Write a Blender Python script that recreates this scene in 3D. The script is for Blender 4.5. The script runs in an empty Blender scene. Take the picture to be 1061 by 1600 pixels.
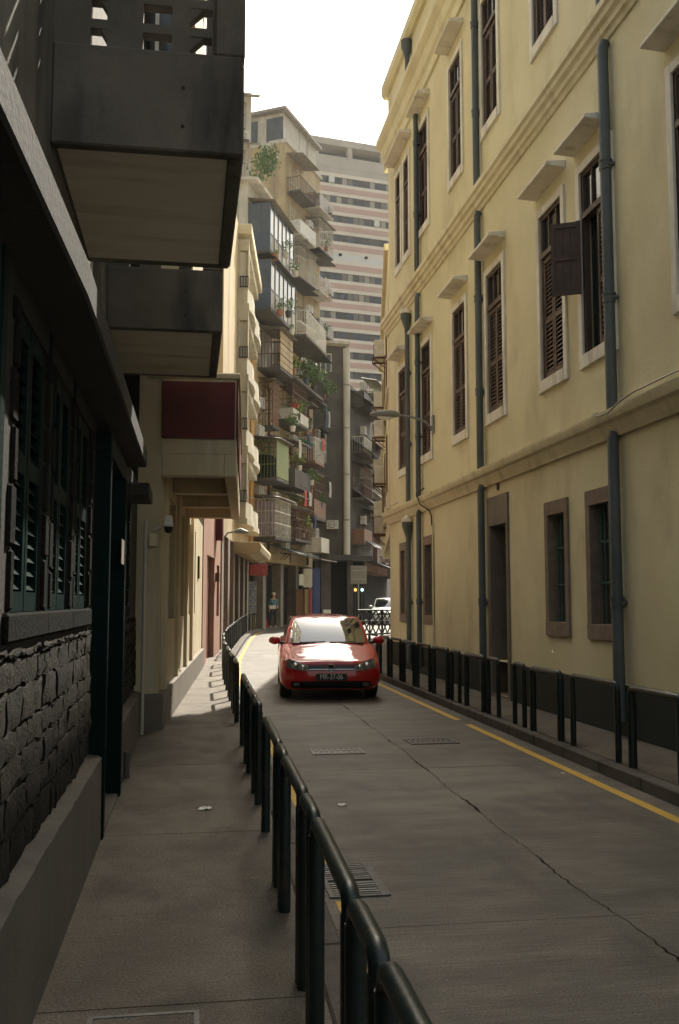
import bpy, bmesh, math, random
from mathutils import Vector, Matrix, Euler

D = bpy.data
S = bpy.context.scene
COL = S.collection
rng = random.Random(7)
rad = math.radians

# ------------------------------------------------------------------ camera
cd = D.cameras.new('camera')
cam = D.objects.new('camera', cd)
COL.objects.link(cam)
S.camera = cam
YAW, PITCH = 0.154408, 0.093725
fw = Vector((math.sin(YAW) * math.cos(PITCH), math.cos(YAW) * math.cos(PITCH), math.sin(PITCH)))
rt = Vector((math.cos(YAW), -math.sin(YAW), 0))
up = rt.cross(fw)
cam.matrix_world = Matrix(((rt.x, up.x, -fw.x, 0), (rt.y, up.y, -fw.y, 0), (rt.z, up.z, -fw.z, 1.71), (0, 0, 0, 1)))
cd.sensor_fit = 'VERTICAL'
cd.sensor_height = 36.0
cd.lens = 33.75
cd.clip_start = 0.05
cd.clip_end = 2000

# ------------------------------------------------------------------ sky and sun
SUN_AZ, SUN_EL = rad(25.3), rad(48)
w = D.worlds.new('World')
S.world = w
w.use_nodes = True
nt = w.node_tree
sky = nt.nodes.new('ShaderNodeTexSky')
sky.sky_type = 'NISHITA'
sky.sun_disc = False
sky.sun_elevation = SUN_EL
sky.sun_rotation = SUN_AZ
sky.air_density = 1.6
sky.dust_density = 6.0
sky.ozone_density = 0.6
hs = nt.nodes.new('ShaderNodeHueSaturation')
hs.inputs['Saturation'].default_value = 0.45
nt.links.new(sky.outputs[0], hs.inputs['Color'])
wb = nt.nodes.new('ShaderNodeMix')
wb.data_type = 'RGBA'
wb.blend_type = 'MULTIPLY'
wb.inputs['Factor'].default_value = 1.0
wb.inputs['B'].default_value = (1.0, 0.985, 0.91, 1)
nt.links.new(hs.outputs[0], wb.inputs['A'])
bgn = nt.nodes['Background']
nt.links.new(wb.outputs['Result'], bgn.inputs[0])
bgn.inputs[1].default_value = 0.12

sl = D.lights.new('sun', 'SUN')
sl.energy = 5.0
sl.angle = rad(0.6)
sl.color = (1.0, 0.93, 0.80)
sun = D.objects.new('sun', sl)
COL.objects.link(sun)
sun.location = (20, 40, 60)
sv = Vector((math.sin(SUN_AZ) * math.cos(SUN_EL), math.cos(SUN_AZ) * math.cos(SUN_EL), math.sin(SUN_EL)))
sun.rotation_euler = sv.to_track_quat('Z', 'Y').to_euler()

S.view_settings.view_transform = 'Standard'
S.view_settings.look = 'None'
S.view_settings.exposure = 1.12
S.view_settings.gamma = 1.0
S.view_settings.use_curve_mapping = False
S.render.engine = 'CYCLES'
S.cycles.use_denoising = True
S.cycles.max_bounces = 8
S.cycles.diffuse_bounces = 5
S.cycles.caustics_reflective = True
S.cycles.caustics_refractive = False
S.cycles.sample_clamp_indirect = 40
S.cycles.blur_glossy = 0.0

# ------------------------------------------------------------------ materials
MATS = {}


def mat(name, col, rough=0.8, col2=None, nscale=3.0, contrast=(0.35, 0.65), stretch=(1, 1, 1), bump=0.0, bscale=40.0,
        metal=0.0, coat=0.0, spec=0.5, grain=0.0, gscale=180.0, rnd=0.0, stain=None, sscale=(2.5, 2.5, 0.25), emit=0.0,
        trans=0.0, ior=1.45, brush=0.0):
    if name in MATS:
        return MATS[name]
    m = D.materials.new(name)
    m.use_nodes = True
    t = m.node_tree
    N, L = t.nodes, t.links
    b = N['Principled BSDF']
    b.inputs['Roughness'].default_value = rough
    b.inputs['Metallic'].default_value = metal
    b.inputs['Specular IOR Level'].default_value = spec
    b.inputs['Coat Weight'].default_value = coat
    b.inputs['Coat Roughness'].default_value = 0.03
    b.inputs['IOR'].default_value = ior
    if trans:
        b.inputs['Transmission Weight'].default_value = trans
    geo = N.new('ShaderNodeNewGeometry')

    def noise(scale, st, detail=5.0):
        mp = N.new('ShaderNodeMapping')
        mp.inputs['Scale'].default_value = st
        L.new(geo.outputs['Position'], mp.inputs['Vector'])
        n = N.new('ShaderNodeTexNoise')
        n.inputs['Scale'].default_value = scale
        n.inputs['Detail'].default_value = detail
        n.inputs['Roughness'].default_value = 0.6
        L.new(mp.outputs[0], n.inputs['Vector'])
        return n.outputs['Fac']

    def ramp(src, lo, hi):
        r = N.new('ShaderNodeMapRange')
        r.inputs['From Min'].default_value = lo
        r.inputs['From Max'].default_value = hi
        L.new(src, r.inputs['Value'])
        return r.outputs['Result']

    def mixc(fac, a, bb, mode='MIX'):
        x = N.new('ShaderNodeMix')
        x.data_type = 'RGBA'
        x.blend_type = mode
        for k, v in (('Factor', fac), ('A', a), ('B', bb)):
            if hasattr(v, 'is_linked'):
                L.new(v, x.inputs[k])
            elif isinstance(v, (int, float)):
                x.inputs[k].default_value = v
            else:
                x.inputs[k].default_value = (v[0], v[1], v[2], 1)
        return x.outputs['Result']

    c = tuple(col)
    if col2 is not None:
        c = mixc(ramp(noise(nscale, stretch), *contrast), col, col2)
    if stain is not None:
        c = mixc(ramp(noise(1.0, sscale, 6.0), 0.52, 0.72), c, stain)
    if grain:
        g = ramp(noise(gscale, (1, 1, 1), 2.0), 0.3, 0.7)
        x = N.new('ShaderNodeMapRange')
        x.inputs['To Min'].default_value = 1 - grain
        x.inputs['To Max'].default_value = 1 + grain
        L.new(g, x.inputs['Value'])
        cc = N.new('ShaderNodeCombineColor')
        for i in range(3):
            L.new(x.outputs[0], cc.inputs[i])
        c = mixc(1.0, c, cc.outputs[0], 'MULTIPLY')
    if brush:
        bf = ramp(noise(1.0, (2.6, 42, 1), 6.0), 0.34, 0.66)
        x = N.new('ShaderNodeMapRange')
        x.inputs['To Min'].default_value = 1 - brush
        x.inputs['To Max'].default_value = 1 + brush
        L.new(bf, x.inputs['Value'])
        cc = N.new('ShaderNodeCombineColor')
        for i in range(3):
            L.new(x.outputs[0], cc.inputs[i])
        c = mixc(1.0, c, cc.outputs[0], 'MULTIPLY')
        sp = ramp(noise(85, (1, 1, 1), 1.0), 0.73, 0.78)
        c = mixc(sp, c, (0.34, 0.31, 0.27))
    if rnd:
        oi = N.new('ShaderNodeObjectInfo')
        x = N.new('ShaderNodeMapRange')
        x.inputs['To Min'].default_value = 1 - rnd
        x.inputs['To Max'].default_value = 1 + rnd
        L.new(oi.outputs['Random'], x.inputs['Value'])
        cc = N.new('ShaderNodeCombineColor')
        for i in range(3):
            L.new(x.outputs[0], cc.inputs[i])
        c = mixc(1.0, c, cc.outputs[0], 'MULTIPLY')
    if hasattr(c, 'is_linked'):
        L.new(c, b.inputs['Base Color'])
    else:
        b.inputs['Base Color'].default_value = (c[0], c[1], c[2], 1)
    if emit:
        b.inputs['Emission Color'].default_value = (col[0], col[1], col[2], 1)
        b.inputs['Emission Strength'].default_value = emit
    if bump:
        bn = N.new('ShaderNodeBump')
        bn.inputs['Strength'].default_value = bump
        bn.inputs['Distance'].default_value = 0.02
        L.new(noise(bscale, (1, 1, 1), 6.0), bn.inputs['Height'])
        L.new(bn.outputs[0], b.inputs['Normal'])
    MATS[name] = m
    return m


M_road = mat('road concrete', (0.053, 0.045, 0.036), 0.6, (0.128, 0.109, 0.087), 1.5, (0.34, 0.72), (0.7, 1.6, 1), 0.5, 70,
             grain=0.42, gscale=75, stain=(0.032, 0.027, 0.022), sscale=(1.6, 0.7, 1), rnd=0.10, brush=0.26)
M_pave = mat('pavement concrete', (0.080, 0.066, 0.051), 0.8, (0.138, 0.116, 0.091), 1.8, (0.35, 0.7), (1, 1, 1), 0.4, 90,
             grain=0.45, gscale=75, stain=(0.046, 0.038, 0.030), sscale=(1.8, 1.2, 1), rnd=0.06, brush=0.09)
M_base = mat('joint dirt', (0.03, 0.027, 0.023), 0.95)
M_kerb = mat('kerb granite', (0.075, 0.062, 0.052), 0.8, (0.045, 0.038, 0.032), 5, bump=0.4, bscale=60, grain=0.2, rnd=0.15)
M_line = mat('yellow road paint', (0.50, 0.30, 0.035), 0.7, (0.30, 0.20, 0.05), 14, (0.5, 0.78), bump=0.2, bscale=120, grain=0.15)
M_ground = mat('ground', (0.10, 0.09, 0.08), 0.9, (0.14, 0.12, 0.1), 0.3)
M_yel = mat('yellow plaster', (0.69, 0.635, 0.43), 0.85, (0.60, 0.545, 0.355), 0.7, (0.36, 0.66), (1, 1, 0.8), 0.28, 45,
            grain=0.07, gscale=160, stain=(0.50, 0.445, 0.285), sscale=(0.9, 0.9, 0.5))
M_yel2 = mat('cornice plaster', (0.69, 0.635, 0.45), 0.85, (0.61, 0.555, 0.38), 3, bump=0.2, bscale=60, stain=(0.44, 0.39, 0.27),
             sscale=(3, 3, 0.5))
M_white = mat('white surround paint', (0.75, 0.72, 0.64), 0.75, (0.65, 0.62, 0.55), 4, bump=0.12, bscale=70, stain=(0.42, 0.39, 0.33),
              sscale=(4, 4, 0.8))
M_shut = mat('brown shutter paint', (0.075, 0.045, 0.035), 0.6, (0.105, 0.068, 0.052), 6, bump=0.2, bscale=60, rnd=0.2)
M_glass = mat('window glass', (0.02, 0.025, 0.028), 0.08, spec=0.7)
M_sunmirror = mat('sun-bounce mirror glass', (0.80, 0.78, 0.72), 0.11, metal=1.0, bump=0.10, bscale=1.6)  # mirror finish added to throw sunlight onto the road and yellow wall
M_pipe = mat('grey drainpipe paint', (0.10, 0.119, 0.126), 0.55, (0.07, 0.085, 0.09), 3, stretch=(1, 1, 0.4), bump=0.06, bscale=40)
M_plinth = mat('dark green plinth', (0.009, 0.016, 0.014), 0.7, (0.014, 0.021, 0.018), 4, bump=0.25, bscale=50)
M_pstone = mat('pinkish granite', (0.19, 0.145, 0.115), 0.85, (0.25, 0.195, 0.155), 8, bump=0.3, bscale=70, grain=0.2)
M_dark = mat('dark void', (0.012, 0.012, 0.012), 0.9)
M_gbar = mat('green iron bars', (0.06, 0.14, 0.13), 0.5)
M_rail = mat('dark green rail paint', (0.0035, 0.012, 0.0105), 0.36, (0.008, 0.016, 0.014), 14, (0.4, 0.6), bump=0.12, bscale=45, spec=0.5, stain=(0.03, 0.022, 0.016), sscale=(9, 9, 9))
M_iron = mat('cast iron', (0.045, 0.043, 0.042), 0.5, (0.085, 0.08, 0.075), 18, metal=0.3, bump=0.3, bscale=80)
M_steel = mat('worn steel', (0.17, 0.165, 0.16), 0.5, (0.10, 0.095, 0.09), 20, metal=0.4, bump=0.2, bscale=80)
M_lampg = mat('lamp grey', (0.22, 0.23, 0.22), 0.5)
M_cableb = mat('black cable', (0.015, 0.015, 0.015), 0.6)
M_cablew = mat('pale cable', (0.45, 0.42, 0.36), 0.6)
M_dstone = mat('shade-toned rubble stone', (0.011, 0.010, 0.008), 0.95, (0.024, 0.020, 0.015), 16, stretch=(1, 1, .45), bump=1.0, bscale=48, grain=0.3, gscale=90, rnd=0.3, spec=0.2)  # near-black because the eave's shade is put into the stone colour
M_jamb = mat('shade-toned sill stone', (0.013, 0.0125, 0.011), 0.97, (0.008, 0.0085, 0.008), 9, bump=0.7, bscale=40, spec=0.08)  # sills and jambs darkened likewise, shade under the canopy put into the colour
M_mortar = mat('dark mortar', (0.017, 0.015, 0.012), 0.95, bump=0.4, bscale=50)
M_dplinth = mat('concrete footing', (0.105, 0.09, 0.075), 0.85, (0.075, 0.065, 0.055), 3, bump=0.3, bscale=50, grain=0.15,
                stain=(0.07, 0.06, 0.052), sscale=(3, 3, 0.5))
M_dwood = mat('dark teal timber', (0.0028, 0.0125, 0.0115), 0.65, (0.004, 0.016, 0.0145), 5, stretch=(4, 4, 0.5), bump=0.2, bscale=40, spec=0.06)
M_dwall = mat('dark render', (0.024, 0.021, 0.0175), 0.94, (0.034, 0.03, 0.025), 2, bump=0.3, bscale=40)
M_conc = mat('stained concrete', (0.135, 0.122, 0.104), 0.85, (0.09, 0.082, 0.07), 1.6, (0.35, 0.65), (1, 1, 1), 0.25, 40, grain=0.12,
             stain=(0.028, 0.026, 0.023), sscale=(2.2, 2.2, 0.5))
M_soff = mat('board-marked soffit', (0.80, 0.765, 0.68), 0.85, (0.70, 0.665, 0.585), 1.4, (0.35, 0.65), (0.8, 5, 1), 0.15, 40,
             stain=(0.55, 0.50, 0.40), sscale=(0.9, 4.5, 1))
M_cream = mat('cream plaster', (0.56, 0.49, 0.34), 0.85, (0.48, 0.415, 0.285), 1.5, bump=0.18, bscale=60, grain=0.06,
              stain=(0.36, 0.31, 0.215), sscale=(2.5, 2.5, 0.3))
M_gcream = mat('greyed cream paint', (0.47, 0.43, 0.335), 0.85, (0.38, 0.345, 0.265), 1.5, bump=0.18, bscale=60, stain=(0.25, 0.225, 0.175), sscale=(2.5, 2.5, 0.3))
M_grplinth = mat('grey plinth paint', (0.19, 0.165, 0.135), 0.8, (0.14, 0.122, 0.102), 3, bump=0.2, bscale=60)
M_red = mat('maroon paint', (0.125, 0.022, 0.022), 0.75, (0.09, 0.018, 0.02), 3, bump=0.15, bscale=60)
M_pink = mat('pink plaster', (0.36, 0.20, 0.15), 0.85, (0.30, 0.165, 0.125), 2, bump=0.15, bscale=60)
M_door = mat('maroon door', (0.13, 0.03, 0.025), 0.5)
M_wplastic = mat('white plastic', (0.72, 0.71, 0.66), 0.45, (0.62, 0.60, 0.55), 6)
M_bplastic = mat('black plastic', (0.015, 0.016, 0.016), 0.45)
M_ochre = mat('ochre plaster', (0.42, 0.23, 0.065), 0.85, (0.35, 0.19, 0.055), 1.5, bump=0.15, bscale=40, stain=(0.22, 0.13, 0.06), sscale=(2, 2, .25))
M_tan = mat('tan plaster', (0.42, 0.33, 0.19), 0.85, (0.35, 0.27, 0.155), 0.9, bump=0.2, bscale=30, stain=(0.20, 0.155, 0.10), sscale=(1.4, 1.4, .15))
M_grime = mat('grimy grey concrete', (0.10, 0.09, 0.08), 0.9, (0.06, 0.055, 0.05), 1.1, bump=0.25, bscale=30, stain=(0.055, 0.05, 0.046), sscale=(1.5, 1.5, .15))
M_pale = mat('pale render', (0.52, 0.49, 0.42), 0.85, (0.42, 0.39, 0.33), 1.2, bump=0.15, bscale=40, stain=(0.25, 0.22, 0.18), sscale=(2, 2, .25))
M_brown = mat('brown tile', (0.20, 0.105, 0.06), 0.7, (0.145, 0.08, 0.05), 5, bump=0.3, bscale=30)
M_rust = mat('rusty bars', (0.13, 0.07, 0.045), 0.75, (0.085, 0.05, 0.036), 12)
M_wbar = mat('white painted bars', (0.55, 0.53, 0.48), 0.55, (0.40, 0.37, 0.32), 6)
M_gcage = mat('olive green plastic sheet', (0.16, 0.19, 0.055), 0.6, (0.12, 0.145, 0.045), 4)
M_bluef = mat('blue grey window frames', (0.06, 0.075, 0.10), 0.5)
M_corr = mat('corrugated metal sheet', (0.30, 0.28, 0.25), 0.6, (0.19, 0.165, 0.14), 3, metal=0.2)
M_awn = mat('dark awning', (0.045, 0.045, 0.043), 0.8, (0.075, 0.07, 0.065), 2)
M_green = mat('green awning sheet', (0.025, 0.24, 0.12), 0.6)
M_ac = mat('air conditioner casing', (0.55, 0.53, 0.47), 0.55, (0.42, 0.39, 0.34), 5, rnd=0.2)
M_tcream = mat('tower cream tile', (0.74, 0.67, 0.57), 0.75, (0.68, 0.61, 0.51), 0.4)
M_tpink = mat('tower pink tile', (0.56, 0.38, 0.315), 0.75, (0.50, 0.34, 0.28), 0.4)
M_tgrey = mat('tower grey concrete', (0.50, 0.45, 0.39), 0.85, (0.42, 0.375, 0.32), 0.4)
M_tglass = [mat('tower pane %d' % i, c, 0.2) for i, c in enumerate(
    [(0.03, 0.032, 0.035), (0.06, 0.055, 0.05), (0.16, 0.145, 0.12), (0.33, 0.30, 0.24), (0.045, 0.055, 0.075)])]
M_leaf = mat('leaf green', (0.05, 0.10, 0.025), 0.6, (0.085, 0.14, 0.04), 8, rnd=0.15)
M_leafy = mat('yellow green leaf', (0.16, 0.20, 0.04), 0.6, (0.11, 0.15, 0.03), 8)
M_bark = mat('bark', (0.08, 0.06, 0.045), 0.9)
M_terra = mat('terracotta', (0.30, 0.13, 0.07), 0.8)

# ------------------------------------------------------------------ mesh helpers


class MB:
    """collects geometry; T maps local coordinates to the coordinates of the mesh"""

    def __init__(self, T=None):
        self.v, self.f, self.T = [], [], T

    def add(self, pts, faces):
        o = len(self.v)
        if self.T:
            pts = [self.T(*p) for p in pts]
        self.v += [tuple(p) for p in pts]
        self.f += [tuple(i + o for i in f) for f in faces]
        return self

    def box(self, a0, a1, b0, b1, c0, c1):
        p = [(x, y, z) for z in (c0, c1) for y in (b0, b1) for x in (a0, a1)]
        return self.add(p, [(0, 2, 3, 1), (4, 5, 7, 6), (0, 1, 5, 4), (2, 6, 7, 3), (0, 4, 6, 2), (1, 3, 7, 5)])

    def quad(self, *p):
        return self.add(list(p), [tuple(range(len(p)))])

    def prism(self, poly, axis, lo, hi):
        """poly: 2D points; axis: the extruded axis index"""
        def P(q, h):
            r = list(q)
            r.insert(axis, h)
            return tuple(r)
        n = len(poly)
        pts = [P(q, lo) for q in poly] + [P(q, hi) for q in poly]
        fs = [tuple(range(n))[::-1], tuple(range(n, 2 * n))] + [(i, (i + 1) % n, n + (i + 1) % n, n + i) for i in range(n)]
        return self.add(pts, fs)

    def tube(self, pts, r, n=8, caps=True):
        pts = [Vector(p) for p in pts]
        rs = r if isinstance(r, (list, tuple)) else [r] * len(pts)
        out, faces = [], []
        ref = None
        for i, p in enumerate(pts):
            d = (pts[min(i + 1, len(pts) - 1)] - pts[max(i - 1, 0)]).normalized()
            if ref is None:
                ref = Vector((0, 0, 1)) if abs(d.z) < 0.9 else Vector((1, 0, 0))
            a = d.cross(ref).normalized()
            b = a.cross(d).normalized()
            ref = b
            for k in range(n):
                t = 2 * math.pi * k / n
                out.append(tuple(p + a * math.cos(t) * rs[i] + b * math.sin(t) * rs[i]))
        for i in range(len(pts) - 1):
            for k in range(n):
                k2 = (k + 1) % n
                faces.append((i * n + k, i * n + k2, (i + 1) * n + k2, (i + 1) * n + k))
        if caps:
            faces.append(tuple(range(n))[::-1])
            faces.append(tuple(range((len(pts) - 1) * n, len(pts) * n)))
        return self.add(out, faces)

    def grid(self, rows):
        n = len(rows[0])
        pts = [p for r in rows for p in r]
        fs = [(i * n + j, i * n + j + 1, (i + 1) * n + j + 1, (i + 1) * n + j) for i in range(len(rows) - 1) for j in range(n - 1)]
        return self.add(pts, fs)

    def mesh(self, name, m, bevel=0.0, smooth=None, weld=False):
        me = D.meshes.new(name)
        me.from_pydata(self.v, [], self.f)
        if bevel or weld:
            bm = bmesh.new()
            bm.from_mesh(me)
            if weld:
                bmesh.ops.remove_doubles(bm, verts=bm.verts, dist=0.0005)
                bmesh.ops.recalc_face_normals(bm, faces=bm.faces)
            if bevel:
                es = [e for e in bm.edges if len(e.link_faces) == 2 and e.calc_face_angle(0) > 0.6]
                bmesh.ops.bevel(bm, geom=es, offset=bevel, segments=1, affect='EDGES', clamp_overlap=True)
            bm.to_mesh(me)
            bm.free()
        if smooth is not None:
            me.polygons.foreach_set('use_smooth', [True] * len(me.polygons))
            me.set_sharp_from_angle(angle=rad(smooth))
        if m:
            me.materials.append(m)
        return me

    def build(self, name, m, parent=None, bevel=0.0, smooth=None, weld=False, **k):
        return link(name, self.mesh(name, m, bevel, smooth, weld), parent, **k)


def link(name, me, parent=None, loc=None, rot=None, kind=None):
    o = D.objects.new(name, me)
    COL.objects.link(o)
    if parent is not None:
        o.parent = parent
        if 'world_inv' in PINV and parent.name in PINV['world_inv'] and loc is None:
            o.matrix_parent_inverse = PINV['world_inv'][parent.name]
    if loc is not None:
        o.location = loc
    if rot is not None:
        o.rotation_euler = rot
    if kind:
        o['kind'] = kind
    return o


PINV = {'world_inv': {}}


def empty(name, loc=(0, 0, 0), rz=0.0, world_parts=True):
    """a thing; with world_parts its parts are given in world coordinates"""
    o = D.objects.new(name, None)
    COL.objects.link(o)
    o.location = loc
    o.rotation_euler = (0, 0, rz)
    o.empty_display_size = 0.2
    if world_parts:
        PINV['world_inv'][o.name] = (Matrix.Translation(loc) @ Matrix.Rotation(rz, 4, 'Z')).inverted()
    return o


def tag(o, label=None, cat=None, group=None, kind=None):
    if label:
        o['label'] = label
    if cat:
        o['category'] = cat
    if group:
        o['group'] = group
    if kind:
        o['kind'] = kind
    return o


def copy_tree(o, parent=None):
    c = o.copy()
    COL.objects.link(c)
    if parent is not None:
        c.parent = parent
    for ch in list(o.children):
        copy_tree(ch, c)
    return c


def interp(tab, t):
    if t <= tab[0][0]:
        return tab[0][1]
    for (a, x), (b, y) in zip(tab, tab[1:]):
        if t <= b:
            return x + (y - x) * (t - a) / (b - a)
    return tab[-1][1]


def frame(ox, oy, ang, side):
    """facade frame: s runs along the street, t outwards; side=+1 faces right of the direction, -1 left"""
    ux, uy = math.sin(ang), math.cos(ang)
    nx, ny = side * math.cos(ang), -side * math.sin(ang)
    return lambda s, t, z: (ox + ux * s + nx * t, oy + uy * s + ny * t, z)


def holed(mb, s0, s1, z0, z1, holes, t=0.0, depth=0.25, lo=None):
    """front sheet with rectangular openings and their reveals (s0,s1,z0,z1 each)"""
    ss = sorted({s0, s1} | {h[0] for h in holes} | {h[1] for h in holes})
    zs = sorted({z0, z1} | {h[2] for h in holes} | {h[3] for h in holes})
    for a, b in zip(ss, ss[1:]):
        for c, d in zip(zs, zs[1:]):
            if any(h[0] <= a and b <= h[1] and h[2] <= c and d <= h[3] for h in holes):
                continue
            mb.quad((a, t, c), (b, t, c), (b, t, d), (a, t, d))
    for a, b, c, d in [h[:4] for h in holes]:
        i = t - depth
        mb.quad((a, t, c), (a, i, c), (a, i, d), (a, t, d))
        mb.quad((b, t, c), (b, t, d), (b, i, d), (b, i, c))
        mb.quad((a, t, c), (b, t, c), (b, i, c), (a, i, c))
        mb.quad((a, t, d), (a, i, d), (b, i, d), (b, t, d))


# ------------------------------------------------------------------ ground, road, pavements


def gz(y):
    t = min(max((y - 20) / 30.0, 0), 1)
    return 0.34 * t * t * (3 - 2 * t)


KL = [(-3, .62), (1.2, .66), (4, .72), (7, .78), (10, .82), (14, .88), (20, .94), (24, 1.06), (28, 1.30), (32, 1.66), (38, 2.22),
      (43.5, 2.85), (47, 3.6), (49.5, 4.6), (52, 6.2), (54, 8.2), (56, 9.6), (60, 11.0), (70, 14.1), (82, 17.8)]
KR = [(-3, 4.0), (5, 4.05), (10, 4.10), (16, 4.16), (22, 4.22), (25, 4.35), (30, 5.2), (36, 6.6), (41, 8.6), (46, 11.6), (50, 14.0), (60, 19.0),
      (70, 23), (82, 27)]
CR = [(-3, 2.28), (4.5, 2.35), (6, 2.33), (9, 2.40), (11, 2.47), (16, 2.55), (26, 2.75)]


def kl(y): return interp(KL, y)
def kr(y): return interp(KR, y)


def jit(y, k=0):
    return 0.010 * math.sin(y * 4.1 + k) + 0.005 * math.sin(y * 23.7 + 1.3 + k) + 0.005 * math.sin(y * 57.3 + 2 * k) + 0.004 * math.sin(y * 131 + k)


def strip(mb, rows, dz, skirt=0.14):
    """rows: (y, xl, xr); follows the fall of the street"""
    top = [((a, y, gz(y) + dz), (b, y, gz(y) + dz)) for y, a, b in rows]
    mb.grid([list(r) for r in top])
    for k in (0, 1):
        mb.grid([[r[k], (r[k][0], r[k][1], r[k][2] - skirt)] for r in top])
    for r in (top[0], top[-1]):
        mb.grid([[p, (p[0], p[1], p[2] - skirt)] for p in r])


def yrange(a, b, st):
    n = max(2, int(math.ceil((b - a) / st)) + 1)
    return [a + (b - a) * i / (n - 1) for i in range(n)]


mb = MB()
mb.quad((-700, -200, -.4), (700, -200, -.4), (700, 1200, -.4), (-700, 1200, -.4))
tag(mb.build('ground', M_ground), kind='structure')
mb = MB()
strip(mb, [(y, -9, 40) for y in yrange(-6, 120, 1)], -.06, .3)
tag(mb.build('road_base', M_base), kind='structure')

road = tag(empty('road', (2.4, 12, 0)), kind='structure')
cuts = [-3, 1.6, 5.15, 9.9, 14.6, 19.4, 24.2]
for i, (a, b) in enumerate(zip(cuts, cuts[1:])):
    ys = yrange(a + .004, b - .004, .035)
    for side in (0, 1):
        rows = []
        for y in ys:
            c = interp(CR, y) + jit(y)
            g = .002 + .003 * (0.5 + 0.5 * math.sin(y * 17 + math.sin(y * 41))) + .009 * max(0, math.sin(y * 3.3 + .6 * math.sin(y * 9))) ** 3
            rows.append((y, kl(y) + .002, c - g) if side == 0 else (y, c + g, kr(y) - .002))
        mb = MB()
        strip(mb, rows, 0)
        mb.build('road_slab', M_road, road)
mb = MB()
strip(mb, [(y, kl(y) + .002, kr(y) - .002) for y in yrange(24.21, 82, .5)], 0)
mb.build('road_bend', M_road, road)

# pavements in slabs, kerbs in stones
PWL = [(-3, -1.2), (24, -1.2), (82, 2.0)]
pav = tag(empty('left_pavement', (0, 10, .12)), kind='structure')
pc = [-3, 1.1, 4.03, 6.9, 9.75, 12.6, 15.45, 18.3, 21.2, 24.1]
for a, b in zip(pc, pc[1:]):
    mb = MB()
    strip(mb, [(y, -1.2, kl(y) - .155) for y in yrange(a + .005, b - .005, .3)], .12)
    mb.build('paving_slab', M_pave, pav)
mb = MB()
strip(mb, [(y, interp([(24, -1.2), (50, -3), (56, 4), (82, 12)], y), kl(y) - .155) for y in yrange(24.11, 82, .5)], .12)
mb.build('paving_bend', M_pave, pav)
rpav = tag(empty('right_pavement', (4.7, 10, .12)), kind='structure')
for a, b in zip(pc, pc[1:]):
    mb = MB()
    strip(mb, [(y, kr(y) + .155, 5.6) for y in yrange(a + .6, b + .59, .3)], .12)
    mb.build('paving_slab', M_pave, rpav)
mb = MB()
strip(mb, [(y, kr(y) + .155, 60) for y in yrange(24.71, 82, .5)], .12)
mb.build('paving_bend', M_pave, rpav)
for nm, fn, sg in (('left_kerb', kl, -1), ('right_kerb', kr, 1)):
    kb = tag(empty(nm, (fn(8), 8, 0)), kind='structure')
    y = -3.0
    while y < 50:
        L = 0.95 if y < 26 else 3.0
        mb = MB()
        rows = []
        for yy in yrange(y + .004, y + L - .004, .3):
            rows.append((yy, fn(yy) + sg * .15, fn(yy)) if sg < 0 else (yy, fn(yy), fn(yy) + sg * .15))
        strip(mb, rows, .122, .2)
        mb.build('kerb_stone', M_kerb, kb, bevel=0.012, weld=True)
        y += L

for nm, segs, fn in (('right_yellow_line', [(-3, 13.25), (13.75, 26)], lambda y: kr(y) - .30), ('left_yellow_line', [(-3, 5.62), (6.42, 46)], lambda y: kl(y) + .10)):
    ln = tag(empty(nm, (fn(8), 8, 0)), kind='structure')
    for a, b in segs:
        mb = MB()
        mb.grid([[(fn(y), y, gz(y) + .004), (fn(y) + .10, y, gz(y) + .004)] for y in yrange(a, b, .1)])
        mb.build('line_stripe', M_line, ln)

# ------------------------------------------------------------------ hoop railings
RAIL_MESH = {}


def hoop_meshes(L, r, h):
    k = (round(L, 2), r, round(h, 2))
    if k not in RAIL_MESH:
        c = .05
        arc = [(0, -L / 2 + r + c - c * math.cos(a), h - r - c + c * math.sin(a)) for a in [i * math.pi / 12 for i in range(7)]]
        arc2 = [(x, -y, z) for x, y, z in arc[::-1]]
        mid = [(0, arc[-1][1] + (arc2[0][1] - arc[-1][1]) * t, h - r) for t in (0.33, .66)]
        RAIL_MESH[k] = (MB().tube(arc + mid + arc2, r, 12).mesh('top_bar', M_rail, smooth=50),
                        [MB().tube([(0, s * (L / 2 - r), -.05), (0, s * (L / 2 - r), h - r - c + .001)], r * 1.12, 12).mesh('post', M_rail, smooth=50) for s in (-1, 1)])
    return RAIL_MESH[k]


def hoop(x, y, z, L, label, group, r=.028, h=.80, ang=0.0):
    t = empty('railing_hoop', (x, y, z), -ang, world_parts=False)
    tag(t, label, 'railing', group)
    b, ps = hoop_meshes(L, r, h)
    link('top_bar', b, t)
    for p in ps:
        link('post', p, t)
    return t


RL = [(-1, .40), (1.2, .44), (2.5, .455), (4, .49), (5.2, .51), (7, .55), (10, .59), (14, .66), (20, .72), (24, .84), (28, 1.08), (32, 1.44), (38, 2.0),
      (43.5, 2.62), (46, 3.1)]
lefts = [(1.64, 1.18), (2.475, .42), (3.20, .96), (3.925, .42), (4.65, .98), (5.375, .40), (6.25, 1.28), (8.0, .50), (8.75, .9), (9.5, .5), (10.4, 1.15)]
ordn = ['nearest', 'second', 'third', 'fourth', 'fifth', 'sixth', 'seventh', 'eighth', 'ninth', 'tenth', 'eleventh', 'twelfth', 'thirteenth', 'fourteenth',
        'fifteenth', 'sixteenth', 'seventeenth', 'eighteenth', 'nineteenth', 'twentieth', 'twenty-first', 'twenty-second', 'twenty-third', 'twenty-fourth']


def dx(tab, y):
    return (interp(tab, y + .5) - interp(tab, y - .5))


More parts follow.
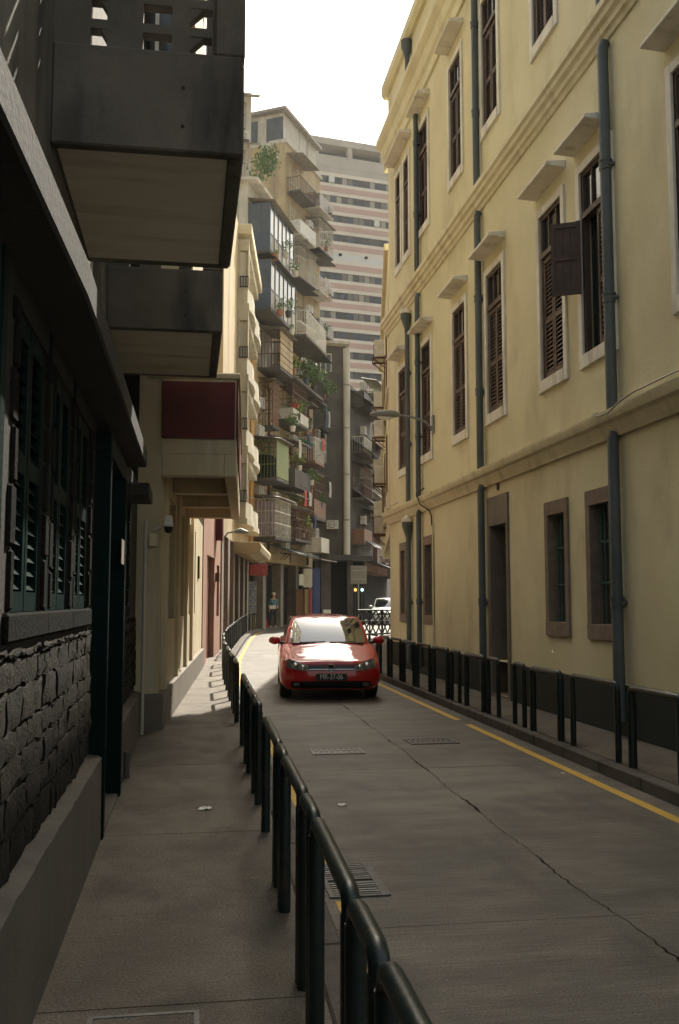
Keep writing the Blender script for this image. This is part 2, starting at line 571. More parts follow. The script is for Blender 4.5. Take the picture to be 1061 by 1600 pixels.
for i, (y, L) in enumerate(lefts):
    hoop(interp(RL, y), y, .12, L, '%s dark green %s railing hoop on the left pavement from the camera' % (ordn[i], 'narrow' if L < .6 else 'wide'),
         'railing hoops along the left pavement', ang=math.atan(dx(RL, y)))
for i, (y, L) in enumerate(((13.55, 1.1), (15.3, 1.2), (17.15, 1.3), (19.6, 1.3), (22.2, 1.3), (24.4, 1.2))):
    hoop(interp(RL, y), y, .12 + gz(y), L, '%s dark green railing hoop of the middle left row beside the car' % ordn[i],
         'railing hoops in the middle left row', ang=math.atan(dx(RL, y)))
y = 27.0
i = 0
while y < 46:
    L = 1.0
    hoop(interp(RL, y), y, .12 + gz(y), L, '%s dark green railing hoop in the far curved row on the bend' % ordn[i],
         'railing hoops on the far bend', ang=math.atan(dx(RL, y)))
    y += 1.35
    i += 1
rights = [(7.0, .9, .038), (8.42, 1.03, .038), (9.78, 1.2, .029), (11.17, .98, .038), (12.12, .42, .029), (13.2, .5, .029), (14.1, .95, .038), (15.15, .5, .029), (16.1, 1.0, .038),
          (17.3, .95, .029), (18.5, 1.0, .038), (19.7, .95, .029), (20.9, 1.0, .038), (22.2, 1.0, .029)]
for i, (y, L, r) in enumerate(rights):
    hoop(4.25, y, .12, L, '%s dark green railing hoop on the right pavement from the camera' % ordn[i], 'railing hoops along the right pavement',
         r=r, h=.79 + .006 * i)

# ------------------------------------------------------------------ drain grate and road covers
gr = empty('drain_grate', (1.0, 6.05, .004), 0)
tag(gr, 'black cast iron slotted drain grate at the left edge of the road', 'drain')
mb = MB()
x0, x1, y0, y1 = .83, 1.19, 5.68, 6.40
for a in ((x0, x1, y0, y0 + .03), (x0, x1, y1 - .03, y1), (x0, x0 + .03, y0 + .03, y1 - .03), (x1 - .05, x1, y0 + .03, y1 - .03), (x0 + .03, x1 - .05, 6.02, 6.05)):
    mb.box(a[0], a[1], a[2], a[3], -.03, .010)
mb.build('frame', M_iron, gr)
MB().box(x0 + .03, x1 - .05, y0 + .03, y1 - .03, -.029, -.02).build('sump', M_dark, gr)
for k in range(15):
    yy = y0 + .05 + k * .044
    if 5.99 < yy < 6.07:
        continue
    mb = MB()
    mb.box(x0 + .03, x1 - .05, yy, yy + .022, -.02, .007)
    mb.build('bar', M_steel if k % 3 else M_iron, gr)
for (cx, cy, mm, lab) in ((1.70, 11.12, M_steel, 'pale rectangular slotted metal cover in the left lane in front of the car'),
                          (2.97, 11.72, M_iron, 'dark rectangular slotted metal cover in the right lane near the yellow line')):
    g = empty('road_cover', (cx, cy, .004))
    tag(g, lab, 'drain cover')
    mb = MB()
    mb.box(cx - .30, cx + .30, cy - .22, cy - .19, 0, .010)
    mb.box(cx - .30, cx + .30, cy + .19, cy + .22, 0, .010)
    mb.box(cx - .30, cx - .27, cy - .19, cy + .19, 0, .010)
    mb.box(cx + .27, cx + .30, cy - .19, cy + .19, 0, .010)
    mb.build('frame', mm, g)
    MB().box(cx - .27, cx + .27, cy - .19, cy + .19, -.001, .004).build('plate', M_iron, g)
    for k in range(8):
        for j in range(2):
            xa = cx - .25 + k * .065
            mb = MB()
            mb.box(xa, xa + .035, cy - .17 + j * .19, cy - .02 + j * .19, .004, .0095)
            mb.build('raised_bar', mm, g)
pcv = empty('pavement_cover', (-.15, 3.6, .124))
tag(pcv, 'concrete utility cover with a worn metal edge at the bottom of the left pavement', 'cover')
mb = MB()
for a in ((-.36, .06, 3.93, 3.95), (-.36, .06, 3.25, 3.27), (-.36, -.34, 3.27, 3.93), (.04, .06, 3.27, 3.93)):
    mb.box(a[0], a[1], a[2], a[3], .11, .127)
mb.build('edge_frame', M_steel, pcv)
MB().box(-.335, .035, 3.275, 3.925, .11, .1255).build('lid', M_pave, pcv)
for (x, y, z, nm, lab, sc) in ((1.30, 8.2, .004, 'paper_scrap', 'small white paper scrap lying in the left lane of the road', .035),
                               (.14, 7.65, .124, 'paper_scrap', 'small crumpled pale scrap lying on the left pavement', .045),
                               (1.10, 13.2, .004, 'dry_leaf', 'curled dry leaf on the road beside the left railing', .06),
                               (3.72, 9.35, .004, 'paper_scrap', 'tiny white scrap on the road near the right yellow line', .02)):
    mb = MB()
    n = 7
    mb.grid([[(x + sc * (i / (n - 1) - .5) * 2 + rng.uniform(-.2, .2) * sc, y + sc * (j / (n - 1) - .5) * 1.6 + rng.uniform(-.2, .2) * sc,
               z + .002 + sc * .3 * rng.random()) for i in range(n)] for j in range(n)])
    tag(mb.build(nm, M_wplastic if nm == 'paper_scrap' else M_brown), lab, 'litter')

# ------------------------------------------------------------------ yellow building on the right
XR = 5.19
yb = empty('yellow_building', (XR, 12, .12))
tag(yb, 'long yellow three-storey building with brown shutters and grey drainpipes lining the right pavement', 'building')
T = frame(XR, 0, 0, -1)     # s = Y, t = towards the street
Y0, Y1 = 2.0, 24.7
W2 = [(8.55, 9.42), (11.06, 11.96), (12.63, 13.5), (15.27, 16.15), (17.5, 18.38), (20.2, 21.08), (22.62, 23.48), (5.6, 6.47), (3.6, 4.47)]
W3 = [(9.0, 9.87), (12.73, 13.6), (15.35, 16.22), (17.6, 18.46), (20.3, 21.15), (22.2, 22.78), (23.14, 23.72), (5.6, 6.47)]
G = [(11.16, 12.02), (12.63, 13.51), (20.1, 21.0), (22.75, 23.45), (6.0, 6.88), (8.0, 8.88)]
DOOR = (15.15, 16.25)
z2a, z2b, z3a, z3b = 5.0, 7.52, 10.3, 12.72
holes = [(a, b, z2a, z2b) for a, b in W2] + [(a, b, z3a, z3b) for a, b in W3]
holes += [(a + .01, b - .01, 1.25, 3.15) for a, b in G]
mb = MB(T)
holed(mb, Y0, Y1, .72, 15.55, [h for h in holes if h[2] > 1] + [(DOOR[0] + .01, DOOR[1] - .01, .72, 3.5)], 0, .32)
# the other walls and the roof
mb.quad((Y1, 0, 0), (Y1, -9, 0), (Y1, -9, 15.55), (Y1, 0, 15.55))
mb.quad((Y0, 0, 0), (Y0, 0, 15.55), (Y0, -9, 15.55), (Y0, -9, 0))
mb.quad((Y0, -9, 0), (Y0, -9, 15.55), (Y1, -9, 15.55), (Y1, -9, 0))
mb.quad((Y0, 0, 15.55), (Y1, 0, 15.55), (Y1, -9, 15.55), (Y0, -9, 15.55))
mb.build('wall', M_yel, yb)
mb = MB(T)
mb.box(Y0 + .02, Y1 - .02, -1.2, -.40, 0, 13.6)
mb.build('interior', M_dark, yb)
mb = MB(T)
for a, b in ((Y0, DOOR[0]), (DOOR[1], Y1 + .02)):
    mb.box(a, b, -.2, .03, .06, .72)
mb.build('plinth', M_plinth, yb, bevel=.01)


def profile(mb, s0, s1, prof):
    """moulding run along s with section prof [(t,z)...], closed to the wall"""
    mb.prism([(t, z) for t, z in prof], 0, s0, s1)


mb = MB(T)
profile(mb, Y0, Y1 + .16, [(-.05, 3.74), (.05, 3.74), (.07, 3.80), (.10, 3.84), (.12, 3.90), (.17, 3.93), (.20, 4.00), (.20, 4.05), (-.05, 4.08)])
mb.build('lower_cornice', M_yel2, yb, smooth=25)
mb = MB(T)
profile(mb, Y0, Y1 + .22, [(-.05, 8.86), (.03, 8.86), (.05, 8.92), (.09, 8.94), (.10, 9.02), (.15, 9.05), (.16, 9.12), (.20, 9.15), (.20, 9.24), (-.05, 9.28)])
mb.build('middle_cornice', M_yel2, yb, smooth=25)
mb = MB(T)
profile(mb, Y0, Y1 + .3, [(-.05, 13.5), (.05, 13.5), (.06, 13.75), (.12, 13.82), (.16, 14.05), (.24, 14.14), (.28, 14.22), (.28, 14.34), (-.05, 14.40)])
mb.build('upper_cornice', M_yel, yb, smooth=25)
mb = MB(T)
profile(mb, Y0, Y1 + .14, [(-.4, 15.5), (.08, 15.5), (.16, 15.62), (.16, 15.85), (-.4, 15.9)])
mb.build('parapet_coping', M_yel, yb, smooth=25)

# shuttered windows: meshes in window coordinates (x along the wall, y out, z up), shared


def shutter_window(W, H, nm):
    r = {}
    b = .12
    mb = MB()
    mb.box(-W / 2 - b, -W / 2, -.02, .035, -b - .06, H + b)
    mb.box(W / 2, W / 2 + b, -.02, .035, -b - .06, H + b)
    mb.box(-W / 2, W / 2, -.02, .033, H, H + b)
    mb.box(-W / 2, W / 2, -.28, .05, -b - .06, 0)
    r['surround'] = mb.mesh('surround', M_white, bevel=.006)
    tr = H - .62
    mb = MB()
    for x in (-W / 2, W / 2 - .05):
        mb.box(x, x + .05, -.09, -.01, 0, H)
    mb.box(-W / 2 + .05, W / 2 - .05, -.09, -.01, H - .05, H)
    mb.box(-W / 2 + .05, W / 2 - .05, -.09, .02, tr - .04, tr + .04)
    nlt = 3 if W > .7 else 2
    for k in range(1, nlt):
        x = -W / 2 + W * k / nlt
        mb.box(x - .015, x + .015, -.08, -.02, tr + .04, H - .05)
    r['frame'] = mb.mesh('frame', M_shut)
    r['panes'] = []
    for k in range(nlt):
        a = -W / 2 + .05 + (W - .1) * k / nlt
        r['panes'].append(MB().box(a + .004, a + (W - .1) / nlt - .004, -.06, -.052, tr + .042, H - .052).mesh('pane', M_glass))
    r['inner'] = MB().box(-W / 2 + .01, W / 2 - .01, -.14, -.13, 0, H).mesh('inner_pane', M_glass)
    lw = (W - .1) / 2 - .004
    lh = tr - .06
    mb = MB()
    for x in (0, lw - .055):
        mb.box(x, x + .055, -.02, .02, 0, lh)
    for z in (0, lh * .45, lh - .08):
        mb.box(.055, lw - .055, -.02, .02, z, z + (.10 if z == 0 else .08))
    r['stiles'] = mb.mesh('shutter', M_shut, bevel=.004)
    mb = MB()
    for za, zb in ((.10, lh * .45), (lh * .45 + .08, lh - .08)):
        n = max(3, int((zb - za) / .062))
        for i in range(n):
            z = za + (zb - za) * (i + .5) / n
            mb.add([(.055, -.017, z + .022), (lw - .055, -.017, z + .022), (lw - .055, .017, z - .022), (.055, .017, z - .022),
                    (.055, -.017, z + .031), (lw - .055, -.017, z + .031), (lw - .055, .017, z - .013), (.055, .017, z - .013)],
                   [(0, 1, 2, 3), (7, 6, 5, 4), (0, 4, 5, 1), (3, 2, 6, 7)])
    r['slats'] = mb.mesh('louvre_slats', M_shut)
    r['lw'], r['lh'] = lw, lh
    # half-height top leaf, hinged at the top half only (for the one that hangs open)
    lh2 = lh * .55
    mb = MB()
    for x in (0, lw - .055):
        mb.box(x, x + .055, -.02, .02, 0, lh2)
    for z in (0, lh2 * .5 - .03, lh2 - .08):
        mb.box(.055, lw - .055, -.02, .02, z, z + .07)
    for x in (.055 + (lw - .11) / 3, .055 + (lw - .11) * 2 / 3):
        mb.box(x - .01, x + .01, -.012, .012, .07, lh2 - .08)
    mb.box(.055, lw - .055, -.006, .004, .07, lh2 - .08)
    r['half'] = mb.mesh('open_shutter', M_shut)
    r['lh2'] = lh2
    return r


PROTO = {}
RZ = Euler((0, 0, math.pi / 2))


def place_window(ya, yb_, z0, z1, open_leaf=False):
    W, H = round(yb_ - ya, 2), round(z1 - z0, 2)
    if (W, H) not in PROTO:
        PROTO[(W, H)] = shutter_window(W, H, '')
    p = PROTO[(W, H)]
    wn = link('window', p['frame'], yb, loc=(0, (ya + yb_) / 2 - 12, z0 - .12), rot=RZ)
    link('surround', p['surround'], wn)
    link('inner_pane', p['inner'], wn)
    for q in p['panes']:
        link('pane', q, wn)
    for k, x in enumerate((-W / 2 + .052, .002)):
        if open_leaf and k == 1:
            # upper half leaf swung out into the street
            link('open_shutter', p['half'], wn, loc=(W / 2 - .02, .03, p['lh'] - p['lh2'] + .02), rot=(0, 0, rad(62)))
            continue
        a = rad(rng.uniform(-1.5, 1.5))
        link('shutter', p['stiles'], wn, loc=(x, -.035, .01), rot=(0, 0, a))
        sl_ = link('louvre_slats', p['slats'], wn, loc=(x, -.035, .01), rot=(0, 0, a))
        sl_['kind'] = 'stuff'
    return wn


for i, (a, b) in enumerate(W2):
    place_window(a, b, z2a, z2b, open_leaf=(i == 1))
for a, b in W3:
    place_window(a, b, z3a, z3b)
hm = MB()
hm.prism([(0, 0), (.30, .02), (.30, .06), (.28, .08), (0, .12)], 0, -.60, .60)
hood_me = hm.mesh('window_hood', M_white, bevel=.008)
hood_wide = MB().prism([(0, 0), (.30, .02), (.30, .06), (.28, .08), (0, .12)], 0, -.98, .98).mesh('window_hood', M_white, bevel=.008)
hood_short = MB().prism([(0, 0), (.30, .02), (.30, .06), (.28, .08), (0, .12)], 0, -.40, .66).mesh('window_hood', M_white, bevel=.008)
for a, b in W2:
    link('window_hood', hood_short if a == 11.06 else hood_me, yb, loc=(0, (a + b) / 2 - 12, 7.86 - .12), rot=RZ)
for a, b in W3[:5] + W3[7:]:
    link('window_hood', hood_me, yb, loc=(0, (a + b) / 2 - 12, 13.14 - .12), rot=RZ)
link('window_hood', hood_wide, yb, loc=(0, 22.96 - 12, 13.14 - .12), rot=RZ)

# ground-floor windows: granite surround, sill, barred opening
for a, b in G:
    mb = MB(T)
    mb.box(a, a + .13, -.31, .03, 1.43, 2.97)
    mb.box(b - .13, b, -.31, .03, 1.43, 2.97)
    gw = mb.build('window', M_pstone, yb, bevel=.006)
    MB(T).box(a, b, -.31, .032, 2.97, 3.17).build('lintel', M_pstone, gw, bevel=.006)
    mb = MB(T)
    mb.box(a, (a + b) / 2 - .003, -.30, .036, 1.23, 1.43)
    mb.box((a + b) / 2 + .003, b, -.30, .036, 1.23, 1.43)
    mb.build('sill', M_pstone, gw, bevel=.006)
    for k in range(5):
        s = a + .13 + (b - a - .26) * (k + .5) / 5
        MB(T).tube([(s, -.11, 1.43), (s, -.11, 2.97)], .013, 8).build('bar', M_gbar, gw, smooth=50)
    for z in (1.95, 2.48):
        MB(T).box(a + .13, b - .13, -.125, -.095, z, z + .025).build('cross_bar', M_gbar, gw)
    MB(T).box(a + .13, b - .13, -.31, -.30, 1.43, 2.97).build('pane', M_glass, gw)
# doorway
a, b = DOOR
mb = MB(T)
mb.box(a, a + .12, -.31, .03, .12, 3.02)
mb.box(b - .12, b, -.31, .03, .12, 3.02)
mb.box(a, b, -.31, .035, 3.02, 3.53)
dw = mb.build('doorway', M_grplinth, yb, bevel=.008)
MB(T).box(a + .12, b - .12, -.35, -.30, .12, 3.02).build('door_leaf', M_dwood, dw)
for z in (.35, 1.2, 2.1):
    MB(T).box(a + .22, b - .22, -.30, -.285, z, z + .7).build('door_panel', M_dwood, dw, bevel=.01)
MB(T).box(a + .12, b - .12, -.30, .02, .10, .16).build('threshold', M_pstone, dw)
MB(T).box(15.63, 15.71, -.01, .03, 3.62, 3.74).build('door_plaque', M_rust, yb)


# drainpipes: each a thing of its own
def drainpipe(y, r, zs, label, hoppers=(), off=.09):
    t = empty('drainpipe', (XR - off, y, .12))
    tag(t, label, 'drainpipe', 'drainpipes on the yellow building')
    for za, zb in zs:
        bend = [(y, off + .12, zb + .05), (y, off + .03, zb - .05), (y, off, zb - .16)] if zb < 13.5 and zb > 3 else []
        MB(T).tube(([(y, off, zb)] if not bend else [(y, off - .03, zb + .02), (y, off, zb - .06)]) + [(y, off, za)], r, 14).build('pipe', M_pipe, t, smooth=50)
        z = za + 1.35
        while z < zb - .4:
            mb = MB(T)
            mb.tube([(y, off, z), (y, off, z + .10)], r * 1.16, 14)
            mb.tube([(y, off, z + .10), (y, off, z + .125)], r * 1.28, 14)
            mb.build('collar', M_pipe, t, smooth=50)
            MB(T).box(y - r * 1.3, y + r * 1.3, -.01, off, z + .04, z + .075).build('bracket', M_pipe, t)
            z += 1.72
    for z in hoppers:
        mb = MB(T)
        mb.tube([(y, off, z - .55), (y, off, z - .35), (y, off + .03, z - .1), (y, off + .03, z)], [r, r * 1.15, r * 2.1, r * 2.2], 14)
        mb.build('hopper_head', M_pipe, t, smooth=50)
        MB(T).tube([(y, off + .03, z), (y, off + .03, z + .05), (y, off + .02, z + .16)], [r * 2.3, r * 2.3, r * .6], 14).build('hopper_cap', M_white, t, smooth=50)


drainpipe(10.98, .070, [(.3, 3.76), (4.06, 8.80), (9.3, 13.5)], 'thick grey drainpipe between the barred windows, nearest to the camera')
drainpipe(16.4, .064, [(.3, 3.76), (4.06, 8.80), (9.3, 13.5)], 'grey drainpipe next to the dark doorway')
drainpipe(21.12, .06, [(.3, 3.76), (4.06, 8.80), (9.3, 13.5)], 'grey drainpipe right of the far pair of pipes, without hopper heads')
drainpipe(22.15, .06, [(.3, 3.55), (4.06, 8.55)], 'farthest grey drainpipe with flared hopper heads under the cornices', hoppers=(3.6, 8.65))
mb = MB(T)
mb.tube([(21.9, .1, 14.37), (21.9, .1, 15.0), (21.9, .12, 15.3), (21.9, .12, 15.45)], [.06, .06, .13, .14], 12)
mb.build('parapet_outlet', M_pipe, yb, smooth=50)

# cables on the facade
mb = MB(T)
mb.tube([(11.3, .05, 4.09), (11.25, .22, 4.06), (11.0, .26, 3.98), (10.7, .27, 3.97), (10.4, .26, 4.05), (10.1, .24, 4.09), (9.3, .23, 4.10), (8.0, .22, 4.09), (5.0, .22, 4.09)], .012, 6)
tag(mb.build('cable', M_cablew, smooth=60), 'pale cable sagging loosely over the lower cornice by the nearest drainpipe', 'cable')
mb = MB(T)
mb.tube([(20.75, .05, 4.25), (20.72, .24, 4.1), (20.5, .2, 3.85), (20.25, .06, 3.7), (20.1, .05, 3.55), (20.12, .04, 3.35)], .016, 6)
tag(mb.build('cable', M_cableb, smooth=60), 'black cable hanging from the cornice above the far ground-floor window', 'cable')
MB(T).tube([(20.08, .03, 3.4), (20.08, .03, .7)], .018, 8).build('conduit', M_yel2, yb, smooth=60)
mb = MB(T)
mb.tube([(24.75, .05, 4.6), (24.5, .12, 4.45), (24.0, .25, 4.15), (23.4, .3, 4.08), (22.4, .27, 4.10)], .012, 6)
tag(mb.build('cable', M_cablew, smooth=60), 'thin pale cable looping over the cornice at the far corner', 'cable')
mb = MB(T)
mb.box(20.05, 20.11, .003, .03, 5.0, 5.9)
# street lamp on the wall
lt = empty('street_lamp', (XR, 20.0, 5.4))
tag(lt, 'grey street lamp on a curved arm reaching from the yellow wall', 'street lamp')
MB(T).box(19.94, 20.06, .003, .05, 5.35, 5.75).build('wall_plate', M_lampg, lt, bevel=.01)
MB(T).tube([(20, .05, 5.40), (20, .08, 5.5), (20, .22, 5.62), (20, .5, 5.70), (20, .8, 5.735)], .026, 10).build('arm', M_lampg, lt, smooth=50)
mb = MB(T)
mb.tube([(20, .74, 5.735), (20, .80, 5.74), (20, .86, 5.75), (20, 1.0, 5.755), (20, 1.2, 5.75), (20, 1.36, 5.735), (20, 1.42, 5.73)], [.03, .05, .075, .085, .075, .045, .02], 12)
hd = mb.build('lamp_head', M_lampg, lt, smooth=60)
MB(T).tube([(20, .92, 5.685), (20, 1.0, 5.665), (20, 1.15, 5.668), (20, 1.25, 5.69)], [.03, .05, .05, .03], 10).build('lens', M_wplastic, hd, smooth=60)

# ------------------------------------------------------------------ dark stone house on the left
dh = empty('dark_stone_house', (-.6, 6, .12))
tag(dh, 'dark house with rubble stone wall, shuttered openings and concrete canopy lining the near left pavement', 'house')
T = frame(-.6, 0, 0, 1)
WIN = [(-.6, .5), (.9, 1.75), (2.25, 3.1), (3.72, 4.45), (4.72, 5.42), (5.66, 6.42), (8.62, 9.38), (9.66, 10.5)]
DR = (6.78, 8.36)
mb = MB(T)
holed(mb, -1, 12.2, .05, 3.2, [(a, b, 1.67, 2.85) for a, b in WIN] + [(DR[0], DR[1], .05, 2.75)], -.06, .30)
mb.quad((12.2, -.06, 0), (12.2, -.06, 11), (12.2, -4, 11), (12.2, -4, 0))
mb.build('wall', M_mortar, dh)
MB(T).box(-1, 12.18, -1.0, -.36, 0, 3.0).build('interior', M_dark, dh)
# concrete footing with a ragged top edge
for a, b in ((-1, DR[0]), (DR[1], 12.1)):
    ss = yrange(a, b, .06)
    mb = MB(T)
    hh = [.70 + .005 * math.sin(s * 2.1) + .004 * math.sin(s * 11) + rng.uniform(-.005, .005) - .012 * max(0, s - 5) for s in ss]
    mb.grid([[(s, .035, .06) for s in ss], [(s, .035 - .005, h - .012) for s, h in zip(ss, hh)], [(s, .01, h) for s, h in zip(ss, hh)], [(s, -.06, h + .01) for s, h in zip(ss, hh)]])
    mb.build('footing', M_dplinth, dh, smooth=35)


def stone_mesh(s0, s1, z0, z1, depth):
    r = lambda k: rng.uniform(-k, k)
    n, m = 5, 4
    rows = []
    for j in range(m):
        row = []
        for i in range(n):
            u, v = i / (n - 1), j / (m - 1)
            edge = min(u, 1 - u, v, 1 - v) < .01
            s = s0 + (s1 - s0) * u + r(.012)
            z = z0 + (z1 - z0) * v + r(.010)
            t = depth * (.75 if edge else 1.0) + r(.007)
            row.append((s, -.055 + t, z))
        rows.append(row)
    mb = MB(T)
    mb.grid(rows)
    per = rows[0] + [q[-1] for q in rows[1:]] + rows[-1][-2::-1] + [q[0] for q in rows[-2:0:-1]]
    per.append(per[0])
    mb.grid([per, [(p[0], -.075, p[2]) for p in per]])
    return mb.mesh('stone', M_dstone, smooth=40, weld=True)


z = .70
while z < 1.50:
    h = rng.uniform(.11, .17)
    if z + h > 1.50:
        h = 1.53 - z
    s = -1.0
    while s < 12.05:
        L = rng.uniform(.14, .42)
        e = min(s + L, 12.08)
        if not (e > DR[0] - .02 and s < DR[1] + .02):
            zz = z + rng.uniform(-.006, .006)
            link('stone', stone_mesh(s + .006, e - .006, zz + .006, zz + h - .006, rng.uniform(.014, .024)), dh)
        s += L
    z += h
# jamb blocks, sills, timber louvred shutters
for a, b in WIN:
    sill = MB(T).box(a - .14, b + .14, -.14, -.036, 1.56, 1.67)
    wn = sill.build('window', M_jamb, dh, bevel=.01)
    for e, sg in ((a, -1), (b, 1)):
        z = 1.672
        k = 0
        while z < 2.84:
            h = min(rng.uniform(.16, .24), 2.85 - z)
            wd = .12 if k % 2 else .08
            mb = MB(T)
            mb.box(min(e, e + sg * wd), max(e, e + sg * wd), -.07, -.047 + rng.uniform(0, .006), z + .004, z + h - .004)
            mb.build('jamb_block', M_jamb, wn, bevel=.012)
            z += h
            k += 1
    mid = (a + b) / 2
    for x0, x1 in ((a + .01, mid - .01), (mid + .01, b - .01)):
        mb = MB(T)
        mb.box(x0, x0 + .05, -.12, -.07, 1.672, 2.84)
        mb.box(x1 - .05, x1, -.12, -.07, 1.672, 2.84)
        for z in (1.672, 2.22, 2.76):
            mb.box(x0 + .05, x1 - .05, -.12, -.07, z, z + .08)
        mb.build('shutter', M_dwood, wn)
        mb = MB(T)
        for za, zb in ((1.752, 2.22), (2.30, 2.76)):
            for i in range(8):
                z = za + (zb - za) * (i + .5) / 8
                mb.quad((x0 + .05, -.112, z + .026), (x1 - .05, -.112, z + .026), (x1 - .05, -.076, z - .02), (x0 + .05, -.076, z - .02))
        tag(mb.build('louvre_slats', M_dwood, wn), kind='stuff')
for s in (3.42, 4.58, 5.54, 8.48, 9.52):
    MB(T).box(s - .05, s + .05, -.07, -.05, 1.55, 2.96).build('timber_post', M_dwood, dh, bevel=.01)
a, b = DR
mb = MB(T)
mb.box(a, a + .1, -.12, .05, .12, 2.75)
mb.box(b - .12, b, -.12, .06, .12, 2.75)
mb.box(a, b, -.12, .05, 2.75, 2.9)
dw = mb.build('doorway', M_dwood, dh, bevel=.008)
MB(T).box(a + .1, b - .12, -.34, -.29, .12, 2.2).build('door_leaf', M_dwood, dw)
MB(T).box(a + .1, b - .12, -.33, -.30, 2.25, 2.75).build('fanlight', M_glass, dw)
MB(T).box(a + .02, b + .05, -.2, .04, .10, .15).build('threshold', M_dplinth, dw, bevel=.01)
MB(T).box(7.9, 8.2, .051, .056, 2.02, 2.22).build('notice_plate', M_pstone, dh)
mb = MB(T)
mb.prism([(-1, -.35), (9.05, -.35), (9.05, .19), (4.0, .17), (2.0, .09), (-1, .0)], 2, 2.96, 3.12)
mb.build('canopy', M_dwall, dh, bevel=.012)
mb = MB(T)
mb.box(9.45, 10.3, -.3, .20, 2.74, 2.87)
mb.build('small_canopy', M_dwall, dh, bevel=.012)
mb = MB(T)
holed(mb, -1, 12.2, 3.1, 11, [(8.3, 9.2, 3.55, 5.1), (1.5, 2.6, 4.6, 6.6), (10.3, 11.4, 4.7, 6.5), (6.2, 7.4, 4.7, 6.7)], -.28, .2)
mb.build('upper_wall', M_conc, dh)
for a, b, c, d in ((8.3, 9.2, 3.55, 5.1), (1.5, 2.6, 4.6, 6.6), (10.3, 11.4, 4.7, 6.5), (6.2, 7.4, 4.7, 6.7)):
    mb = MB(T)
    for x in (a, (a + b) / 2 - .03, b - .06):
        mb.box(x, x + .06, -.42, -.36, c, d)
    mb.box(a + .06, b - .06, -.41, -.37, c, c + .06)
    mb.box(a + .06, b - .06, -.41, -.37, d - .06, d)
    wn = mb.build('window', M_wplastic, dh)
    MB(T).box(a + .06, b - .06, -.40, -.39, c + .06, d - .06).build('pane', M_sunmirror, wn)
MB(T).quad((-1, -.28, 11), (12.2, -.28, 11), (12.2, -4, 11), (-1, -4, 11)).build('roof', M_conc, dh)
mb = MB(T)
mb.tube([(11.85, .06, .14), (11.85, .06, 2.7)], .022, 8)
for z in (.9, 1.5, 2.1):
    mb.tube([(11.85, .06, z), (11.85, .06, z + .04)], .028, 8)
tag(mb.build('conduit_pipe', M_cablew, smooth=50), 'thin pale vertical conduit at the far end of the stone wall', 'pipe')
mb = MB(T)
mb.tube([(9.05, .06, .13), (9.05, .06, .36)], .028, 8)
tag(mb.build('pipe_stub', M_dplinth, smooth=50), 'short pipe stub standing against the stone wall footing past the doorway', 'pipe')


def balcony(y0, y1, full, label):
    """loggia balcony: X from the upper wall to out, underside at 4.5"""
    xi, xo, zb = -.88, .27, 4.5
    t = empty('balcony', ((xi + xo) / 2, (y0 + y1) / 2, zb))
    tag(t, label, 'balcony', 'concrete balconies over the left pavement')
    MB().box(xi - .2, xo, y0, y1, zb + .05, zb + .18).build('slab', M_conc, t)
    mb = MB()
    mb.quad((xi + .02, y0 + .03, zb + .046), (xo - .06, y0 + .03, zb + .046), (xo - .06, y1 - .03, zb + .046), (xi + .02, y1 - .03, zb + .046))
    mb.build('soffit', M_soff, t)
    zs = 5.15
    MB().box(xi, xo + .02, y0 - .09, y0, zb, zs).build('front_parapet', M_conc, t, bevel=.012)
    MB().box(xo - .07, xo + .03, y0, y1, zb + .03, zs - .003).build('side_parapet', M_conc, t, bevel=.012)
    MB().box(xi, xo + .02, y1, y1 + .09, zb + .048, zs).build('rear_parapet', M_conc, t, bevel=.012)
    for hx, hz in ((-.085, 4.91), (-.085, 4.66)):
        MB().tube([(hx, y0 - .0885, hz), (hx, y0 - .093, hz)], .013, 8).build('weep_hole', M_dark, t)
    # pierced screen above: chamfered openings between bars
    pr = [(xi, xi + .20), (-.52, -.36), (-.16, .0)]
    zt = 6.6
    mb = MB()
    xs = [xi + .22, -.48, -.34, -.16, -.03, .09]
    holes = []
    z = zs
    while z < zt - .1:
        holes += [(-.66, -.56, z, z + .13), (-.34, -.16, z, z + .13), (-.03 - .02, .09, z, z + .13)]
        z += .19
    Tf = lambda s, tt, zz: (s, y0 + .0 - tt, zz)
    m2 = MB(Tf)
    holed(m2, xi, .11, zs, zt, holes, .05, .09)
    m2.quad((xi, -.04, zs), (.11, -.04, zs), (.11, -.04, zt), (xi, -.04, zt)) if False else None
    # chamfer corner pieces
    for h in holes[0::3]:
        m2.prism([(h[0] + .06, h[3]), (h[1], h[3]), (h[1], h[3] - .07)], 1, -.035, .045)
    for h in holes[2::3]:
        m2.prism([(h[0], h[2] + .08), (h[0], h[2]), (h[0] + .06, h[2])], 1, -.035, .045) if False else m2.prism([(h[0], h[3]), (h[0] + .09, h[3]), (h[0], h[3] - .09)], 1, -.035, .045)
    m2.build('pierced_screen', M_conc, t)
    MB().box(.11, xo + .03, y0 - .09, y0 + .12, zs, 9.5).build('corner_pier', M_conc, t, bevel=.012)
    MB().box(.13, xo + .03, y1 - .10, y1 + .09, zs, 9.5).build('corner_pier', M_conc, t, bevel=.012)
    MB().box(xo - .05, xo + .02, y0 + .12, y1 - .10, 5.55, 5.62).build('side_rail', M_conc, t)
    return t


balcony(5.9, 7.95, True, 'large stained concrete balcony with pierced screen overhead at top left')
balcony(9.9, 12.02, False, 'second concrete balcony with pale soffit, just before the maroon band')

